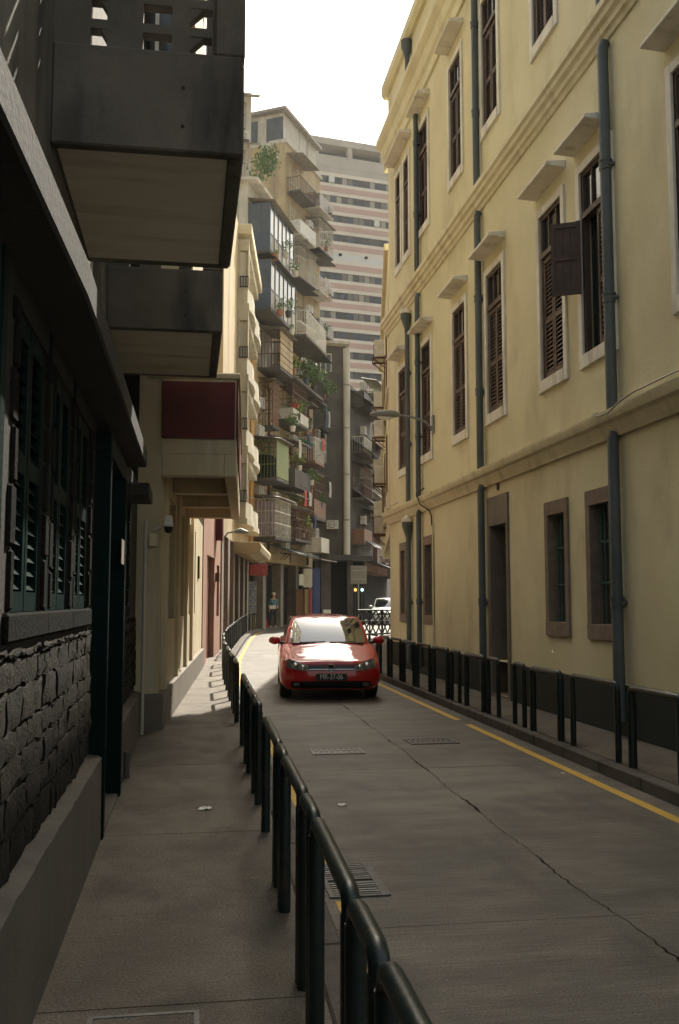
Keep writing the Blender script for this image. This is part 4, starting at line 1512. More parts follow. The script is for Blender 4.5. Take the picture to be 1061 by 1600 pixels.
# ------------------------------------------------------------------ far buildings
M_fglass = mat('far window glass', (0.035, 0.04, 0.045), 0.15, (0.08, 0.085, 0.09), 0.8)
M_purple = mat('purple curtain', (0.16, 0.11, 0.20), 0.9, (0.38, 0.34, 0.36), 9, stretch=(3, 3, 0.3))
M_denim = mat('dark blue laundry', (0.03, 0.045, 0.09), 0.9, bump=0.3, bscale=12)
M_wash = mat('pale laundry', (0.45, 0.42, 0.38), 0.9, (0.36, 0.33, 0.30), 5, bump=0.3, bscale=12)
M_poster = mat('blue poster', (0.10, 0.14, 0.24), 0.6, (0.32, 0.31, 0.30), 7, (0.4, 0.6), (1, 1, 2.2))
M_bluec = mat('blue painted column', (0.04, 0.07, 0.20), 0.6)
M_signr = mat('red shop sign', (0.26, 0.03, 0.03), 0.55, (0.36, 0.20, 0.18), 9, (0.55, 0.68), (1.5, 1.5, 3))


def win(T, parent, a, b, c, d, t=0.0, frame_m=None, bars=False, nm='window'):
    mb = MB(T)
    f = .05
    mb.box(a, a + f, t - .1, t + .03, c, d)
    mb.box(b - f, b, t - .1, t + .03, c, d)
    mb.box(a + f, b - f, t - .1, t + .03, c, c + f)
    mb.box(a + f, b - f, t - .1, t + .03, d - f, d)
    mb.box((a + b) / 2 - .02, (a + b) / 2 + .02, t - .1, t + .02, c + f, d - f)
    w_ = mb.build(nm, frame_m or M_wbar, parent)
    MB(T).box(a + f, b - f, t - .09, t - .07, c + f, d - f).build('pane', M_fglass, w_)
    if bars:
        mb = MB(T)
        n = max(3, int((b - a) / .16))
        for i in range(n + 1):
            s = a + (b - a) * i / n
            mb.box(s - .012, s + .012, t + .25, t + .275, c - .1, d + .05)
        for z in (c - .1, (c + d) / 2, d + .03):
            mb.box(a - .012, b + .012, t + .25, t + .276, z, z + .03)
        for s in (a, b):
            for z in (c - .1, d + .02):
                mb.box(s - .012, s + .012, t, t + .25, z, z + .03)
        tag(mb.build('window_grille', M_rust, w_), kind='stuff')
    return w_


def acu(T, parent, s, t, z, w_=.75):
    mb = MB(T)
    mb.box(s, s + w_, t + .06, t + .36, z, z + .52)
    a = mb.build('air_conditioner', M_ac, parent, bevel=.015)
    mb = MB(T)
    c = (s + w_ * .42, z + .26)
    mb.tube([(c[0] + .2 * math.cos(q), t + .365, c[1] + .2 * math.sin(q)) for q in [2 * math.pi * i / 16 for i in range(17)]], .012, 5)
    for k in range(5):
        mb.box(c[0] - .18, c[0] + .18, t + .36, t + .368, c[1] - .17 + k * .08, c[1] - .155 + k * .08)
    mb.build('fan_guard', M_bplastic, a)
    mb = MB(T)
    for x in (s + .05, s + w_ - .08):
        mb.box(x, x + .03, t, t + .42, z - .05, z - .005)
        mb.prism([(t, z - .35), (t + .03, z - .35), (t + .40, z - .05), (t + .34, z - .05)], 0, x, x + .03)
    mb.box(s + .05, s + w_ - .05, t + .39, t + .42, z - .049, z - .006)
    mb.build('bracket', M_rust, a)
    return a


def bal(T, parent, s0, s1, t1, z, style, rail_m=M_wbar, h=1.0, top=2.5, slab_m=M_grime, roof_m=M_corr):
    """balcony part: slab, parapet or railing or full cage, sheet roof"""
    b = MB(T).box(s0, s1, -.02, t1, z - .14, z).build('balcony', slab_m, parent, bevel=.015)
    if style == 'solid':
        mb = MB(T)
        mb.box(s0, s1, t1 - .09, t1, z, z + h)
        mb.box(s0, s0 + .09, 0, t1 - .09, z, z + h)
        mb.box(s1 - .09, s1, 0, t1 - .09, z, z + h)
        mb.build('parapet', rail_m, b, bevel=.012)
    if style in ('rail', 'cage'):
        hh = h if style == 'rail' else top
        mb = MB(T)
        g = .13 if style == 'rail' else .16
        n = int((s1 - s0) / g)
        for i in range(n + 1):
            s = s0 + (s1 - s0) * i / n
            mb.box(s - .011, s + .011, t1 - .03, t1 - .008, z, z + hh)
        n = int(t1 / g)
        for i in range(n):
            t = t1 * i / n + .02
            for s in (s0, s1):
                mb.box(s - .011, s + .011, t, t + .022, z, z + hh)
        for zz in ([hh] if style == 'rail' else [hh * .36, hh * .68, hh]):
            mb.box(s0 - .014, s1 + .014, t1 - .035, t1 - .003, z + zz - .02, z + zz + .02)
            for s in (s0, s1):
                mb.box(s - .014, s + .014, 0, t1 - .035, z + zz - .02, z + zz + .02)
        tag(mb.build('bars', rail_m, b), kind='stuff')
    if style == 'glazed':
        mb = MB(T)
        n = max(2, int((s1 - s0) / .62))
        for i in range(n + 1):
            s = s0 + (s1 - s0 - .05) * i / n
            mb.box(s, s + .05, t1 - .06, t1, z + .0, z + top)
        for zz in (0, h, top - .06):
            mb.box(s0, s1, t1 - .055, t1 - .005, z + zz, z + zz + .06)
            for s in (s0, s1 - .05):
                mb.box(s + .002, s + .048, 0, t1 - .06, z + zz, z + zz + .06)
        for t in (.0, t1 * .5):
            for s in (s0, s1 - .05):
                mb.box(s, s + .05, t, t + .05, z, z + top)
        mb.build('frames', rail_m, b)
        for i in range(n):
            a, c = s0 + (s1 - s0 - .05) * i / n + .05, s0 + (s1 - s0 - .05) * (i + 1) / n
            MB(T).box(a, c, t1 - .04, t1 - .03, z + h + .06, z + top - .06).build('pane', M_fglass, b)
            MB(T).box(a, c, t1 - .04, t1 - .03, z + .06, z + h).build('panel', M_pale if i % 2 else M_corr, b)
        for s in (s0 + .02, s1 - .03):
            MB(T).box(s, s + .01, .05, t1 - .07, z + h + .06, z + top - .06).build('pane', M_fglass, b)
            MB(T).box(s, s + .01, .05, t1 - .07, z + .06, z + h).build('panel', M_bluef, b)
    if roof_m is not None and style != 'solid':
        mb = MB(T)
        n = int((s1 - s0 + .3) / .08)
        a = [(s0 - .15 + (s1 - s0 + .3) * i / n, .025 * (i % 2)) for i in range(n + 1)]
        zz = z + (2.45 if style == 'rail' else top) + .06
        mb.grid([[(s, -.02, zz + .22 + d) for s, d in a], [(s, t1 + .22, zz + d) for s, d in a]])
        mb.grid([[(s, -.02, zz + .205 + d) for s, d in a], [(s, t1 + .22, zz - .015 + d) for s, d in a]])
        mb.build('sheet_roof', roof_m, b)
    return b


def leaves(mb, c, r, n, size):
    for _ in range(n):
        while True:
            p = Vector((rng.uniform(-1, 1), rng.uniform(-1, 1), rng.uniform(-1, 1)))
            if p.length < 1 and p.length > .25:
                break
        p = Vector((c[0] + p.x * r[0], c[1] + p.y * r[1], c[2] + p.z * r[2]))
        s = size * rng.uniform(.6, 1.3)
        R = Euler((rng.uniform(0, 6.3), rng.uniform(0, 6.3), rng.uniform(0, 6.3))).to_matrix()
        q = [R @ Vector(v) * s for v in ((-.5, 0, 0), (0, -.22, .05), (.5, 0, 0), (0, .22, .05))]
        mb.quad(*[tuple(p + v) for v in q])


def plant(c, r, n, size, label, m=M_leaf, pot=True):
    t = empty('potted_plant' if pot else 'shrub', (c[0], c[1], c[2]))
    tag(t, label, 'plant', 'plants on the balconies')
    mb = MB()
    for k in range(4):
        cc = (c[0] + rng.uniform(-.45, .45) * r[0], c[1] + rng.uniform(-.45, .45) * r[1], c[2] + .25 + r[2] * .8 + rng.uniform(-.4, .4) * r[2])
        leaves(mb, cc, (r[0] * .6, r[1] * .6, r[2] * .6), n // 4, size)
    tag(mb.build('foliage', m, t), kind='stuff')
    mb = MB()
    for k in range(4):
        mb.tube([(c[0], c[1], c[2] + .1), (c[0] + rng.uniform(-.3, .3) * r[0], c[1] + rng.uniform(-.3, .3) * r[1], c[2] + r[2] * 1.2)], [.02, .008], 5)
    mb.build('stems', M_bark, t)
    if pot:
        MB().tube([(c[0], c[1], c[2]), (c[0], c[1], c[2] + .24), (c[0], c[1], c[2] + .28)], [.12, .16, .17], 10).build('pot', rng.choice([M_terra, M_grime, M_pale, M_bluef]), t, smooth=30)


def laundry(T, s, t, z, w_, h, m, label):
    mb = MB(T)
    n = 7
    f = lambda i, j: (s + w_ * i / (n - 1), t + .05 * math.sin(i * 2.1 + j * .4) * (1 - j / (n)), z + h * j / (n - 1))
    mb.grid([[f(i, j) for i in range(n)] for j in range(n)])
    mb.grid([[(f(i, j)[0], f(i, j)[1] + .015, f(i, j)[2]) for i in range(n)] for j in range(n)])
    tag(mb.build('laundry', m, smooth=60), label, 'laundry', 'laundry hung on the balconies')


# --- ochre tenement with caged balconies
A5 = rad(22)
T = frame(2.45, 44, A5, 1)
ot = empty('ochre_tenement', (2.45, 44, gz(44)))
tag(ot, 'ochre tenement covered in caged and glazed balconies on the outside of the bend', 'building')
mb = MB(T)
mb.box(0, 12.2, -7, 0, 3.7, 13.2)
mb.build('wall', M_tan, ot)
mb = MB(T)
mb.box(0, 6.2, -7, 0, 13.2, 21.6)
mb.build('upper_wall', M_pale, ot)
MB(T).box(.25, .72, -.1, .20, 3.7, 14.6).build('ochre_pilaster', M_ochre, ot, bevel=.02)
MB(T).box(0, .25, -3, .06, 3.7, 14.6).build('ochre_end', M_ochre, ot)
for z in (6.5, 9.3, 12.1):
    MB(T).box(.24, .74, .0, .215, z, z + .05).build('pilaster_band', M_pale, ot)
MB(T).box(0, 12.2, -3.5, -1.3, .2, 3.7).build('shop_recess', M_dark, ot)
for s in (.1, 3.0, 6.0, 8.9, 11.7):
    MB(T).box(s, s + .5, -.55, -.05, .2, 3.7).build('pier', M_grplinth, ot, bevel=.02)
mb = MB(T)
mb.prism([(-7.2, 22.4), (-7.2, 22.25), (.55, 21.5), (.6, 21.62)], 0, -.3, 6.4)
mb.build('roof_slab', M_pale, ot)
for k in range(3):
    for s in (1.0, 3.6):
        win(T, ot, s, s + 1.3, 4.9 + k * 2.85, 6.2 + k * 2.85)
for k in range(3):
    for s in (6.6, 9.4):
        win(T, ot, s, s + 1.5, 4.9 + k * 2.85, 6.4 + k * 2.85, bars=True)
win(T, ot, 1.0, 2.2, 19.6, 21.0, frame_m=M_bluef)
b = bal(T, ot, .75, 3.3, 1.25, 4.75, 'cage', M_wbar, top=1.75)
mb = MB(T)
for i in range(4):
    mb.box(.80 + i * .01, .81 + i * .01, .1 + i * .28, .34 + i * .28, 4.8, 6.4)
mb.build('curtain', M_purple, b)
b = bal(T, ot, .75, 2.7, 1.3, 7.5, 'cage', M_gcage, top=1.75)
MB(T).box(.76, 2.7, 1.275, 1.29, 7.55, 9.2).build('side_sheet', M_gcage, b)
MB(T).box(.9, 2.6, .1, .9, 7.5, 8.6).build('stored_goods', M_dwood, b)
b = bal(T, ot, 1.9, 2.9, .75, 10.2, 'cage', M_brown, top=2.1, roof_m=M_corr)
mb = MB(T)
for i in range(7):
    for j in range(3):
        mb.box(1.94 + .0, 2.86, .70, .72, 10.3 + i * .29, 10.55 + i * .29) if j == 0 else None
mb.build('side_tiles', M_brown, b)
b = bal(T, ot, 1.7, 3.9, 1.15, 13.0, 'cage', M_rust, top=1.8, roof_m=M_corr)
for i in range(6):
    MB(T).box(1.72, 3.88, 1.12, 1.14, 13.05 + i * .29, 13.31 + i * .29).build('side_board', M_tan, b)
for z in (4.1, 6.75, 9.65, 11.0):
    acu(T, ot, 1.0, .02, z - .1, .7)
bal(T, ot, .1, 4.4, 1.15, 15.4, 'glazed', M_bluef, h=.9, top=2.35, slab_m=M_grime, roof_m=M_awn)
bal(T, ot, .1, 4.2, 1.1, 18.2, 'glazed', M_bluef, h=.8, top=2.3, slab_m=M_grime, roof_m=M_corr)
for i in range(6):
    c = T((.5, 1.0, 1.6, 3.4, 3.6, 2.1)[i], 1.22 + .1 * (i % 3), 15.5)
    kk = (.8, 1.3, 1.7, 1.0, 1.2, 1.9)[i]
    plant((c[0], c[1], (15.0 if i % 2 else 17.8) + .25 * (i % 3)), (.28 * kk, .28 * kk, .25 * kk), int(70 * kk), .13, '%s pot plant hung before the %s glazed blue balcony' % (['first', 'second', 'third'][i // 2] if i not in (4, 5) else {4: 'rightmost', 5: 'middle'}[i], ['upper', 'lower'][i % 2]), M_leaf if i % 3 else M_leafy)
bal(T, ot, 4.0, 7.0, 1.15, 10.9, 'solid', M_pale, h=.55)
MB(T).box(4.0, 9.5, -.1, 1.35, 12.85, 13.0).build('concrete_canopy', M_grime, ot, bevel=.02)
bal(T, ot, 7.6, 9.6, 1.35, 9.3, 'rail', M_wbar, h=1.25, slab_m=M_brown, roof_m=None)
mb = MB(T)
for za in (0, 1):
    pass
bal(T, ot, 4.2, 7.2, 1.2, 7.6, 'solid', M_grime, h=.8)
bal(T, ot, 4.4, 7.4, 1.2, 4.9, 'cage', M_rust, top=1.5)
bal(T, ot, 8.0, 10.6, 1.2, 6.3, 'solid', M_brown, h=.95)
bal(T, ot, 8.2, 11.2, 1.2, 12.95, 'rail', M_awn, roof_m=M_awn)
bal(T, ot, 4.05, 6.9, 1.1, 11.45, 'cage', M_rust, top=1.3, roof_m=None)
bal(T, ot, 8.1, 10.5, 1.15, 7.3, 'cage', M_rust, top=1.4)
bal(T, ot, 3.0, 4.1, .8, 8.0, 'cage', M_wbar, top=1.4)
bal(T, ot, 2.95, 3.95, .9, 5.2, 'cage', M_rust, top=1.2)
bal(T, ot, 10.0, 11.9, .9, 9.8, 'cage', M_wbar, top=1.6, roof_m=M_awn)
bal(T, ot, 5.0, 9.2, 1.55, 15.5, 'rail', M_wbar, h=1.25, roof_m=None)
MB(T).box(4.3, 12.2, -6, .0, 13.2, 15.4).build('terrace_block', M_tan, ot)
MB(T).prism([(0, 10.55), (1.25, 10.15), (1.25, 10.18), (0, 10.60)], 0, 6.9, 8.3).build('green_awning', M_green, ot)
MB(T).prism([(0, 4.55), (1.6, 4.05), (1.6, 4.10), (0, 4.62)], 0, 3.4, 7.4).build('street_awning', M_awn, ot)
MB(T).prism([(0, 4.25), (1.7, 3.95), (1.7, 4.0), (0, 4.32)], 0, 7.8, 11.2).build('street_awning', M_corr, ot)
MB(T).prism([(0, 7.35), (1.45, 7.0), (1.45, 7.03), (0, 7.40)], 0, 3.6, 6.6).build('sheet_awning', M_corr, ot)
MB(T).box(8.4, 10.2, .6, 1.5, 4.4, 5.2).build('white_sign_box', M_pale, ot, bevel=.02)
for s, z, m, lab in ((5.0, 11.0, M_leafy, 'yellow green leafy plant above the green awning'), (6.2, 11.5, M_leaf, 'dark green plant on the concrete balcony'),
                     (5.3, 8.4, M_leafy, 'pale spreading plant on the grey middle balcony'), (6.4, 5.3, M_leafy, 'light green plant on the lowest caged balcony'),
                     (8.2, 13.2, M_leaf, 'big dark green shrub on the upper terrace'), (10.4, 13.2, M_leaf, 'second dark green shrub at the end of the upper terrace'),
                     (6.6, 13.2, M_leaf, 'green plant at the near end of the upper terrace')):
    c = T(s, 1.1, z)
    k_ = 1.5 if 'terrace' in lab else 1.0
    plant(c, (.55 * k_, .55 * k_, .45 * k_), int(170 * k_ * k_), .2, lab, m)
c = T(1.2, .2, 22.0)
plant((c[0], c[1], 21.7), (1.0, 1.0, 1.1), 500, .22, 'bushy green shrub on the roof at upper left', M_leaf, pot=False)
laundry(T, 9.2, 1.5, 11.3, .5, 1.2, M_denim, 'dark blue trousers hung out under the upper terrace')
laundry(T, 9.9, 1.5, 11.5, .35, .9, M_wash, 'pale shirt hung out beside the dark blue trousers')
laundry(T, 6.1, 1.4, 6.7, .5, .7, M_wash, 'pale towel hung on the lowest balcony')
laundry(T, 5.2, 1.4, 6.6, .45, .8, M_bagr, 'reddish cloth hung on the lowest balcony')
# flower box
c = T(4.4, 1.1, 11.47)
mb = MB()
leaves(mb, (c[0], c[1], c[2] + .2), (.25, .25, .18), 60, .12)
fl = tag(mb.build('red_flowers', mat('red petals', (0.5, 0.04, 0.03), 0.6)), 'red flowers on the concrete balcony', 'flowers')

# drain stacks, wires, laundry poles and more air conditioners on the ochre tenement
crng = random.Random(11)
for s in (3.45, 7.45, 10.9):
    MB(T).tube([(s, .07, 3.8), (s, .07, 13.0)], .06, 8).build('drain_stack', crng.choice([M_grime, M_rust, M_corr]), ot, smooth=50)
for s, z in ((3.2, 6.6), (5.9, 9.9), (7.0, 6.0), (9.9, 8.6), (10.9, 5.4), (4.8, 4.2), (10.4, 10.6), (2.8, 12.2), (4.9, 14.2), (7.6, 14.0)):
    acu(T, ot, s, crng.uniform(.05, .35), z, .7)
for i in range(12):
    s, z = crng.uniform(3.6, 10.5), crng.uniform(4.6, 12.5)
    MB(T).tube([(s, .1, z), (s + .1, 1.5, z + .12)], .015, 5).build('laundry_pole', M_rust, ot)
for i in range(7):
    s, z = crng.uniform(.5, 4), crng.uniform(4, 13)
    e = s + crng.uniform(3, 7)
    MB(T).tube([(s + (e - s) * q / 8, .12 + .3 * math.sin(q * .4), z - .5 * math.sin(math.pi * q / 8)) for q in range(9)], .012, 4).build('wire', M_cableb, ot)
for i, (s, z, t) in enumerate(((4.2, 9.7, 1.5), (8.0, 8.6, 1.4), (7.5, 12.4, 1.2), (3.3, 9.6, 1.1), (9.0, 5.9, 1.5))):
    MB(T).prism([(0, z + .4), (t, z), (t, z + .03), (0, z + .45)], 0, s, s + crng.uniform(1.4, 2.4)).build('sheet_awning', crng.choice([M_awn, M_corr, M_rust]), ot)

for i in range(26):
    s, z = crng.uniform(3.6, 11.2), crng.choice([4.9, 7.6, 9.3, 10.9, 12.95]) + crng.uniform(0, .25)
    a, h = crng.uniform(.2, .6), crng.uniform(.2, .9)
    t = crng.uniform(.3, .8)
    MB(T).box(s, s + a, t, t + crng.uniform(.2, .4), z, z + h).build('stored_box', crng.choice([M_grime, M_brown, M_wash, M_rust, M_dwood, M_bluef, M_pale]), ot, bevel=.015)
for i, (s, z) in enumerate(((3.4, 10.1), (4.6, 13.3), (7.2, 10.6), (8.8, 8.0), (9.6, 6.9), (4.9, 6.4), (7.3, 7.9), (10.8, 12.0))):
    c = T(s, crng.uniform(.9, 1.3), z)
    plant(c, (.42, .42, .4), 110, .17, '%s trailing green plant from the left among the tenement cages' % ordn[i], crng.choice([M_leaf, M_leafy, M_leaf]))
for i, (s, z) in enumerate(((3.9, 8.9), (5.6, 9.6), (8.6, 10.0), (10.3, 7.6), (7.0, 5.6))):
    laundry(T, s, 1.45, z, crng.uniform(.35, .6), crng.uniform(.6, .9), [M_wash, M_denim, M_bagr, M_wash, M_denim][i], '%s piece of washing from the left among the tenement cages' % ordn[i])

# --- shop things at street level
def sbox(nm, m, x0, x1, y, z0, z1, lab, cat, d=.08):
    return tag(MB().box(x0, x1, y, y + d, z0, z1).build(nm, m, bevel=.01), lab, cat)


def pxx(px, y):   # lateral position seen at a given bearing, used only to lay the shops out along the bend
    return y * math.tan(YAW + math.atan((px - 530.5) / 1506.6))


sbox('shop_sign', M_signr, 2.75, 3.62, 45.3, 2.95, 3.5, 'red shop sign hanging under the tenement at the bend', 'sign', .12)
sbox('wall_poster', M_poster, pxx(383, 46), pxx(401, 46), 46.2, 1.2, 2.7, 'blue and white posters on the shop wall left of the person', 'poster', .03)
sbox('shop_shutter', M_tan, pxx(384, 46), pxx(400, 46), 46.25, .3, 1.1, 'brown boarded shop front below the blue posters', 'shutter')
sbox('sign_board', M_pale, pxx(474, 51), pxx(488, 51), 51.0, 2.5, 3.5, 'white sign board over the shop doors right of the person', 'sign')
sbox('sign_board', M_wplastic, pxx(467, 50.9), pxx(474, 50.9), 50.9, 2.6, 3.2, 'small bright sign beside the white sign board', 'sign')
sbox('wall_panel', M_brown, pxx(462, 51.6), pxx(476, 51.6), 51.6, .35, 2.4, 'brown shop door under the bright sign', 'door')
sbox('wall_panel', M_tan, pxx(476, 51.4), pxx(483, 51.4), 51.4, .35, 2.4, 'tan door post between the shop doors', 'post')
sbox('banner', M_signr, pxx(483, 51.2), pxx(488, 51.2), 51.2, .5, 2.4, 'narrow red vertical banner by the blue column', 'banner')
sbox('painted_column', M_bluec, pxx(489, 52.5), pxx(500, 52.5), 52.5, .3, 3.6, 'blue painted column between the shops', 'column', .4)
sbox('pale_column', M_grime, pxx(501, 53), pxx(517, 53), 53.0, .3, 4.6, 'pale concrete column right of the blue column', 'column', .4)
sbox('crate', M_wplastic, pxx(505, 52.3), pxx(517, 52.3), 52.3, .46, 1.3, 'white box standing before the pale column', 'box', .4)

# --- tall pale block behind at upper left
pb = empty('pale_block', (1.0, 52, .3))
tag(pb, 'tall pale block with tin awnings rising behind the ochre tenement at upper left', 'building')
Tq = lambda s, t, z: (s, 52 - t, z)
mb = MB(Tq)
mb.box(-8, 3.05, -6, 0, 3, 30.4)
mb.build('wall', M_pale, pb)
for k, z in enumerate((22.6, 25.4, 28.2)):
    win(Tq, pb, 1.5, 2.7, z, z + 1.4, bars=True)
    MB(Tq).prism([(0, z + 1.95), (.9, z + 1.6), (.9, z + 1.63), (0, z + 2.0)], 0, 1.2, 3.5).build('tin_awning', M_corr, pb)
    acu(Tq, pb, 2.3, .02, z - .75, .65)

# --- tan block with blank gable
A6 = rad(30)
T = frame(6.15, 64, A6, 1)
tb = empty('tan_block', (6.15, 64, .3))
tag(tb, 'tall tan block with a blank stained gable and a column of cluttered balconies', 'building')
mb = MB(T)
mb.box(0, 6.4, -9, 0, 3, 33.6)
mb.build('wall', M_tan, tb)
MB(T).box(.3, 6.2, -8.5, -.3, 33.6, 36.0).build('roof_house', M_pale, tb)
MB(T).box(-.1, 6.5, -9.2, .15, 33.6, 33.85).build('roof_edge', M_pale, tb)
MB(T).box(-.2, 6.5, -9, .1, 36.0, 36.2).build('roof_sheet', M_corr, tb)
Tg = frame(6.37 + math.cos(A6) * -9, 64 + math.sin(A6) * 9, A6 + math.pi / 2, 1)     # the gable, seen from the street
mb = MB(T)
for t in (-3.6, -1.6):
    mb.box(.25, .3, t, t + 1.3, 34.1, 35.7)
mb.build('window', M_fglass, tb)
for k in range(9):
    z = 5.4 + k * 3.1
    st = ['solid', 'cage', 'rail', 'cage', 'solid', 'rail', 'cage', 'solid', 'rail'][k]
    bal(T, tb, .25, 3.1, 1.05, z, st, [M_pale, M_wbar, M_rust][k % 3], h=.95, top=2.1, slab_m=[M_grime, M_pale][k % 2], roof_m=[M_corr, M_awn][k % 2])
    st = ['cage', 'solid', 'cage', 'rail', 'cage', 'solid', 'rail', 'cage', 'solid'][k]
    bal(T, tb, 3.5, 6.2, 1.15, z + .1, st, [M_wbar, M_pale, M_corr][k % 3], h=.95, top=2.1, slab_m=[M_pale, M_grime][k % 2], roof_m=[M_awn, M_corr][k % 2])
    win(T, tb, .8, 2.4, z + .9, z + 2.2)
    win(T, tb, 4.0, 5.8, z + .9, z + 2.2)
    if k % 2:
        acu(T, tb, 2.3, .5, z + 1.2, .7)
    else:
        acu(T, tb, 5.2, .9, z + .2, .7)
    if k in (2, 5, 7):
        c = T(4.6, 1.2, z + .15)
        plant(c, (.4, .4, .35), 90, .16, 'small green plant on the %s balcony of the tan block' % {2: 'third', 5: 'sixth', 7: 'eighth'}[k], M_leaf)
    if k in (1, 4, 6):
        laundry(T, 4.0, 1.35, z + .3, .7, .8, [M_wash, M_denim][k % 2], 'washing hung on the %s balcony of the tan block' % {1: 'second', 4: 'fifth', 6: 'seventh'}[k])

# --- dark grimy building with a pale duct
gb = empty('grimy_building', (8.2, 56, .34))
tag(gb, 'dark grimy concrete building with a pale vertical duct at its corner', 'building')
Tq = lambda s, t, z: (s, 56 - t, z)
mb = MB(Tq)
mb.box(7.2, 9.35, -6, 0, 4.4, 15.4)
mb.box(7.4, 9.2, -6, -.5, 15.4, 17.2)
mb.build('wall', M_grime, gb)
MB(Tq).box(7.2, 10.4, -6, -1.2, .3, 4.4).build('shop_recess', M_dark, gb)
MB(Tq).box(7.0, 10.6, -2, .6, 4.15, 4.45).build('canopy', M_awn, gb, bevel=.02)
for s in (7.3, 9.2):
    MB(Tq).box(s, s + .35, -.5, -.1, .3, 4.15).build('pier', M_grime, gb)
MB(Tq).box(7.3, 9.35, -6, .2, 17.2, 17.35).build('roof_slab', M_pale, gb)
MB(Tq).tube([(9.12, .16, 4.5), (9.12, .16, 16.9)], .20, 14).build('duct', M_pale, gb, smooth=40)
for z in (6.5, 9.2, 12, 14.6):
    MB(Tq).tube([(9.12, .16, z), (9.12, .16, z + .1)], .225, 14).build('duct_collar', M_corr, gb, smooth=40)
w_ = win(Tq, gb, 7.6, 8.3, 15.6, 16.7, -.42, M_wbar)
for z in (8.3, 13.4):
    win(Tq, gb, 7.45, 8.05, z, z + 1.1, frame_m=M_awn)
acu(Tq, gb, 7.9, .02, 6.0, .7)
MB(Tq).tube([(8.6, .1, 6.4), (8.2, .5, 6.45), (7.9, .9, 6.3)], .03, 6).build('pipe', M_corr, gb, smooth=40)
T = frame(9.36, 56.1, rad(22), 1)
mb = MB(T)
mb.box(.0, 7, -3, .0, 4.5, 14.8)
mb.build('side_wall', M_grime, gb)
for k in range(4):
    z = 5.2 + 2.8 * k
    bal(T, gb, .6, 3.0, .75, z, ['solid', 'cage', 'rail', 'solid'][k], [M_brown, M_rust, M_wbar, M_grime][k], h=.9, top=1.9, roof_m=M_awn)
    bal(T, gb, 3.5, 6.5, .8, z + .2, ['cage', 'rail', 'solid', 'cage'][k], [M_rust, M_pale, M_grime, M_gcage][k], h=.9, top=1.9, roof_m=[M_awn, M_corr][k % 2])
    acu(T, gb, 2.2, .1, z + 1.3, .6)

for i, (s, z) in enumerate(((.5, 7.6), (3.2, 8.2), (.4, 10.6), (3.4, 11.4), (.3, 13.6), (3.5, 14.2), (1.0, 5.0))):
    MB(T).prism([(0, z + .9), (1.3, z), (1.3, z + .04), (0, z + .96)], 0, s, s + 2.6).build('black_awning', M_awn, gb)

# --- row of cluttered houses closing the view
T = frame(11.7, 63.5, rad(18), 1)
for i, (s0, s1, ht, m) in enumerate(((0, 6.5, 14.2, M_brown), (6.5, 13, 11.6, M_pink), (13, 22, 10.4, M_grime))):
    hb = empty('far_house', T((s0 + s1) / 2, 0, .34))
    tag(hb, ['brown house with black awnings on the far bend', 'reddish house with awnings on the far bend, right of the brown one', 'grey house farthest along the bend'][i], 'house', 'houses on the far bend')
    mb = MB(T)
    mb.box(s0, s1 - .01, -8, 0, 3.8, ht)
    mb.build('wall', m, hb)
    MB(T).box(s0, s1 - .01, -8, -1, .3, 3.8).build('shop_recess', M_dark, hb)
    MB(T).box(s0 - .1, s1 + .1, -8.2, .3, ht, ht + .15).build('roof_edge', M_corr, hb)
    for k in range(int((ht - 4) / 2.7)):
        z = 4.5 + 2.7 * k
        a = s0 + .3
        while a + 2 < s1:
            st = rng.choice(['solid', 'cage', 'rail', 'cage'])
            bal(T, hb, a, a + 2.4, rng.uniform(.7, 1.1), z, st, rng.choice([M_rust, M_pale, M_wbar, M_grime, M_brown]), h=.9, top=1.9, roof_m=rng.choice([M_awn, M_awn, M_corr]))
            win(T, hb, a + .5, a + 1.8, z + .9, z + 2.0)
            acu(T, hb, a + 1.6, rng.uniform(.05, .5), z + rng.uniform(.3, 1.4), .65)
            a += 2.9
    MB(T).prism([(0, 4.6), (2.2, 3.7), (2.2, 3.74), (0, 4.68)], 0, s0 + .2, s1 - .2).build('street_awning', M_awn, hb)

# --- second yellow building beyond the corner
A7 = rad(10.6)
T = frame(5.30, 25.3, A7, -1)
y2 = empty('pale_yellow_building', (5.3, 25.3, .15))
tag(y2, 'lower pale yellow building with air conditioners on brackets just past the corner', 'building')
mb = MB(T)
mb.box(0, 14, -7, 0, 3.5, 11.4)
mb.box(0, 14, -7, -1.3, .1, 3.5)
mb.build('wall', M_yel, y2)
MB(T).box(-.05, 14.1, -7.1, .12, 11.4, 11.6).build('roof_edge', M_yel2, y2, bevel=.02)
for z in (4.1, 7.4):
    MB(T).box(.0, 14.05, -.1, .08, z, z + .16).build('cornice', M_yel2, y2, bevel=.02)
for k, z in enumerate((4.9, 8.2)):
    for s in (2.0, 5.5, 9.0, 12.0):
        win(T, y2, s, s + 1.0, z, z + 1.7, frame_m=M_brown)
for s, z in ((2.6, 9.1), (6.2, 8.3), (4.0, 6.9), (9.0, 6.4), (3.4, 5.35), (7.6, 4.7), (4.8, 3.9)):
    acu(T, y2, s, .02, z, .8)

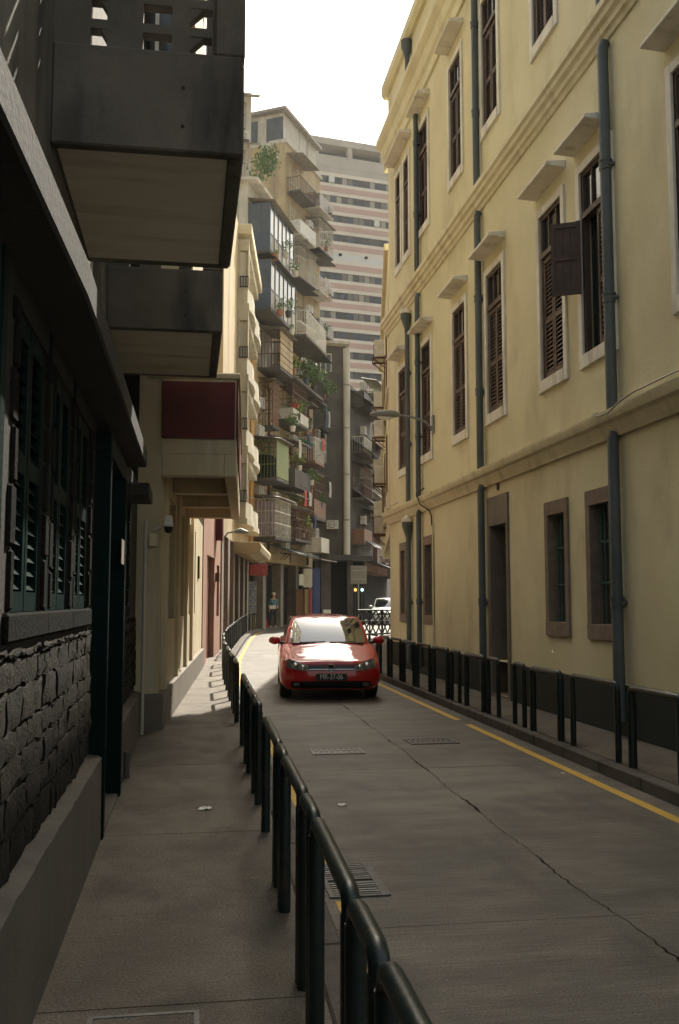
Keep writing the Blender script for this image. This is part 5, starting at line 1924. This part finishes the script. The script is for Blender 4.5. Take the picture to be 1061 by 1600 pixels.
# --- banded tower closing the view
A8 = rad(80)
TW = (11.8, 132.0)
T = frame(TW[0], TW[1], A8, 1)      # s to the right, t towards the camera
tw = empty('banded_tower', (20, 133, .3))
tag(tw, 'tall tower with pink and cream bands and long window strips in the background', 'tower')
LT = 26.0
mb = MB(T)
mb.box(0, LT, -14, -.35, 0, 66.9)
mb.build('core', M_tgrey, tw)
top = 65.6
ST = 2.88
prng = random.Random(3)
pane_me = {}
for k in range(15):
    zt = top - 2.0 - k * ST          # top of this window strip
    MB(T).box(-.05, LT, -.4, 0, zt, zt + 1.05 - .5).build('cream_band', M_tcream, tw)
    MB(T).box(-.05, LT, -.4, .04, zt + .56, zt + 1.30).build('pink_band' if k else 'grey_band', M_tpink if k else M_tgrey, tw)
    MB(T).box(-.05, LT, -.4, .02, zt - 1.58 - .0, zt - 1.10).build('cream_band', M_tcream, tw)
    if k == 4:
        MB(T).box(-.03, LT, -.3, .0, zt - 1.09, zt - .01).build('white_panel_row', M_wplastic, tw)
        for s in (6.2, 6.9, 16.2, 16.9):
            MB(T).box(s, s + .55, .0, .02, zt - .95, zt - .3).build('window', M_tglass[0], tw)
        for s in (4.0, 9, 13, 18.5):
            MB(T).box(s, s + .4, .0, .3, zt - .35, zt - .05).build('vent', M_dwood, tw)
        continue
    st_ = MB(T)
    n = 30
    for i in range(n + 1):
        s = LT * i / n
        st_.box(s - .05, s + .05, -.22, -.10, zt - 1.09, zt - .01)
    strip_o = st_.build('window_strip', M_tglass[1], tw)
    dark = k in (3, 8)
    for i in range(n):
        a = LT * i / n + .05
        m = prng.choice(M_tglass if not dark else [M_tglass[0], M_tglass[4], M_tglass[1]])
        if m.name not in pane_me:
            pane_me[m.name] = MB(lambda s, t, z: (math.sin(A8) * s + math.cos(A8) * t, math.cos(A8) * s - math.sin(A8) * t, z)).box(0, LT / n - .10, -.19, -.16, -1.08, -.02).mesh('pane', m)
        p = T(a, 0, zt)
        link('pane', pane_me[m.name], strip_o, loc=p)
    if k in (0, 2):
        s = 7.5 if k == 0 else 14.5
        MB(T).box(s, s + .8, -.1, .2, zt - 1.0, zt - .1).build('air_conditioner', M_wplastic, tw)
MB(T).box(-.2, LT, -.5, .08, top - .7, top + 1.0).build('roof_parapet', M_tgrey, tw)
MB(T).box(-.4, LT, -3, .3, top + 2.6, top + 3.6).build('roof_beam', M_tgrey, tw)
for s in (0, 5.2, 10.4, 15.6, 20.8):
    MB(T).box(s, s + .7, -.7, .05, top + 1.0, top + 2.6).build('roof_post', M_tgrey, tw)
MB(T).box(0, LT, -10, -2.2, top + 1.0, top + 2.55).build('roof_store', M_awn, tw)

# ------------------------------------------------------------------ haze in the street
hz = D.materials.new('haze air')
hz.use_nodes = True
t_ = hz.node_tree
t_.nodes.remove(t_.nodes['Principled BSDF'])
pv = t_.nodes.new('ShaderNodeVolumePrincipled')
pv.inputs['Color'].default_value = (0.93, 0.92, 0.86, 1)
pv.inputs['Density'].default_value = 0.00021
pv.inputs['Anisotropy'].default_value = 0.5
t_.links.new(pv.outputs[0], t_.nodes['Material Output'].inputs['Volume'])
mb = MB()
mb.box(-45, 75, -12, 165, -1.4, 68)
hzo = mb.build('haze', hz)
hzo['kind'] = 'stuff'
hzo['label'] = 'thin bright haze filling the street'
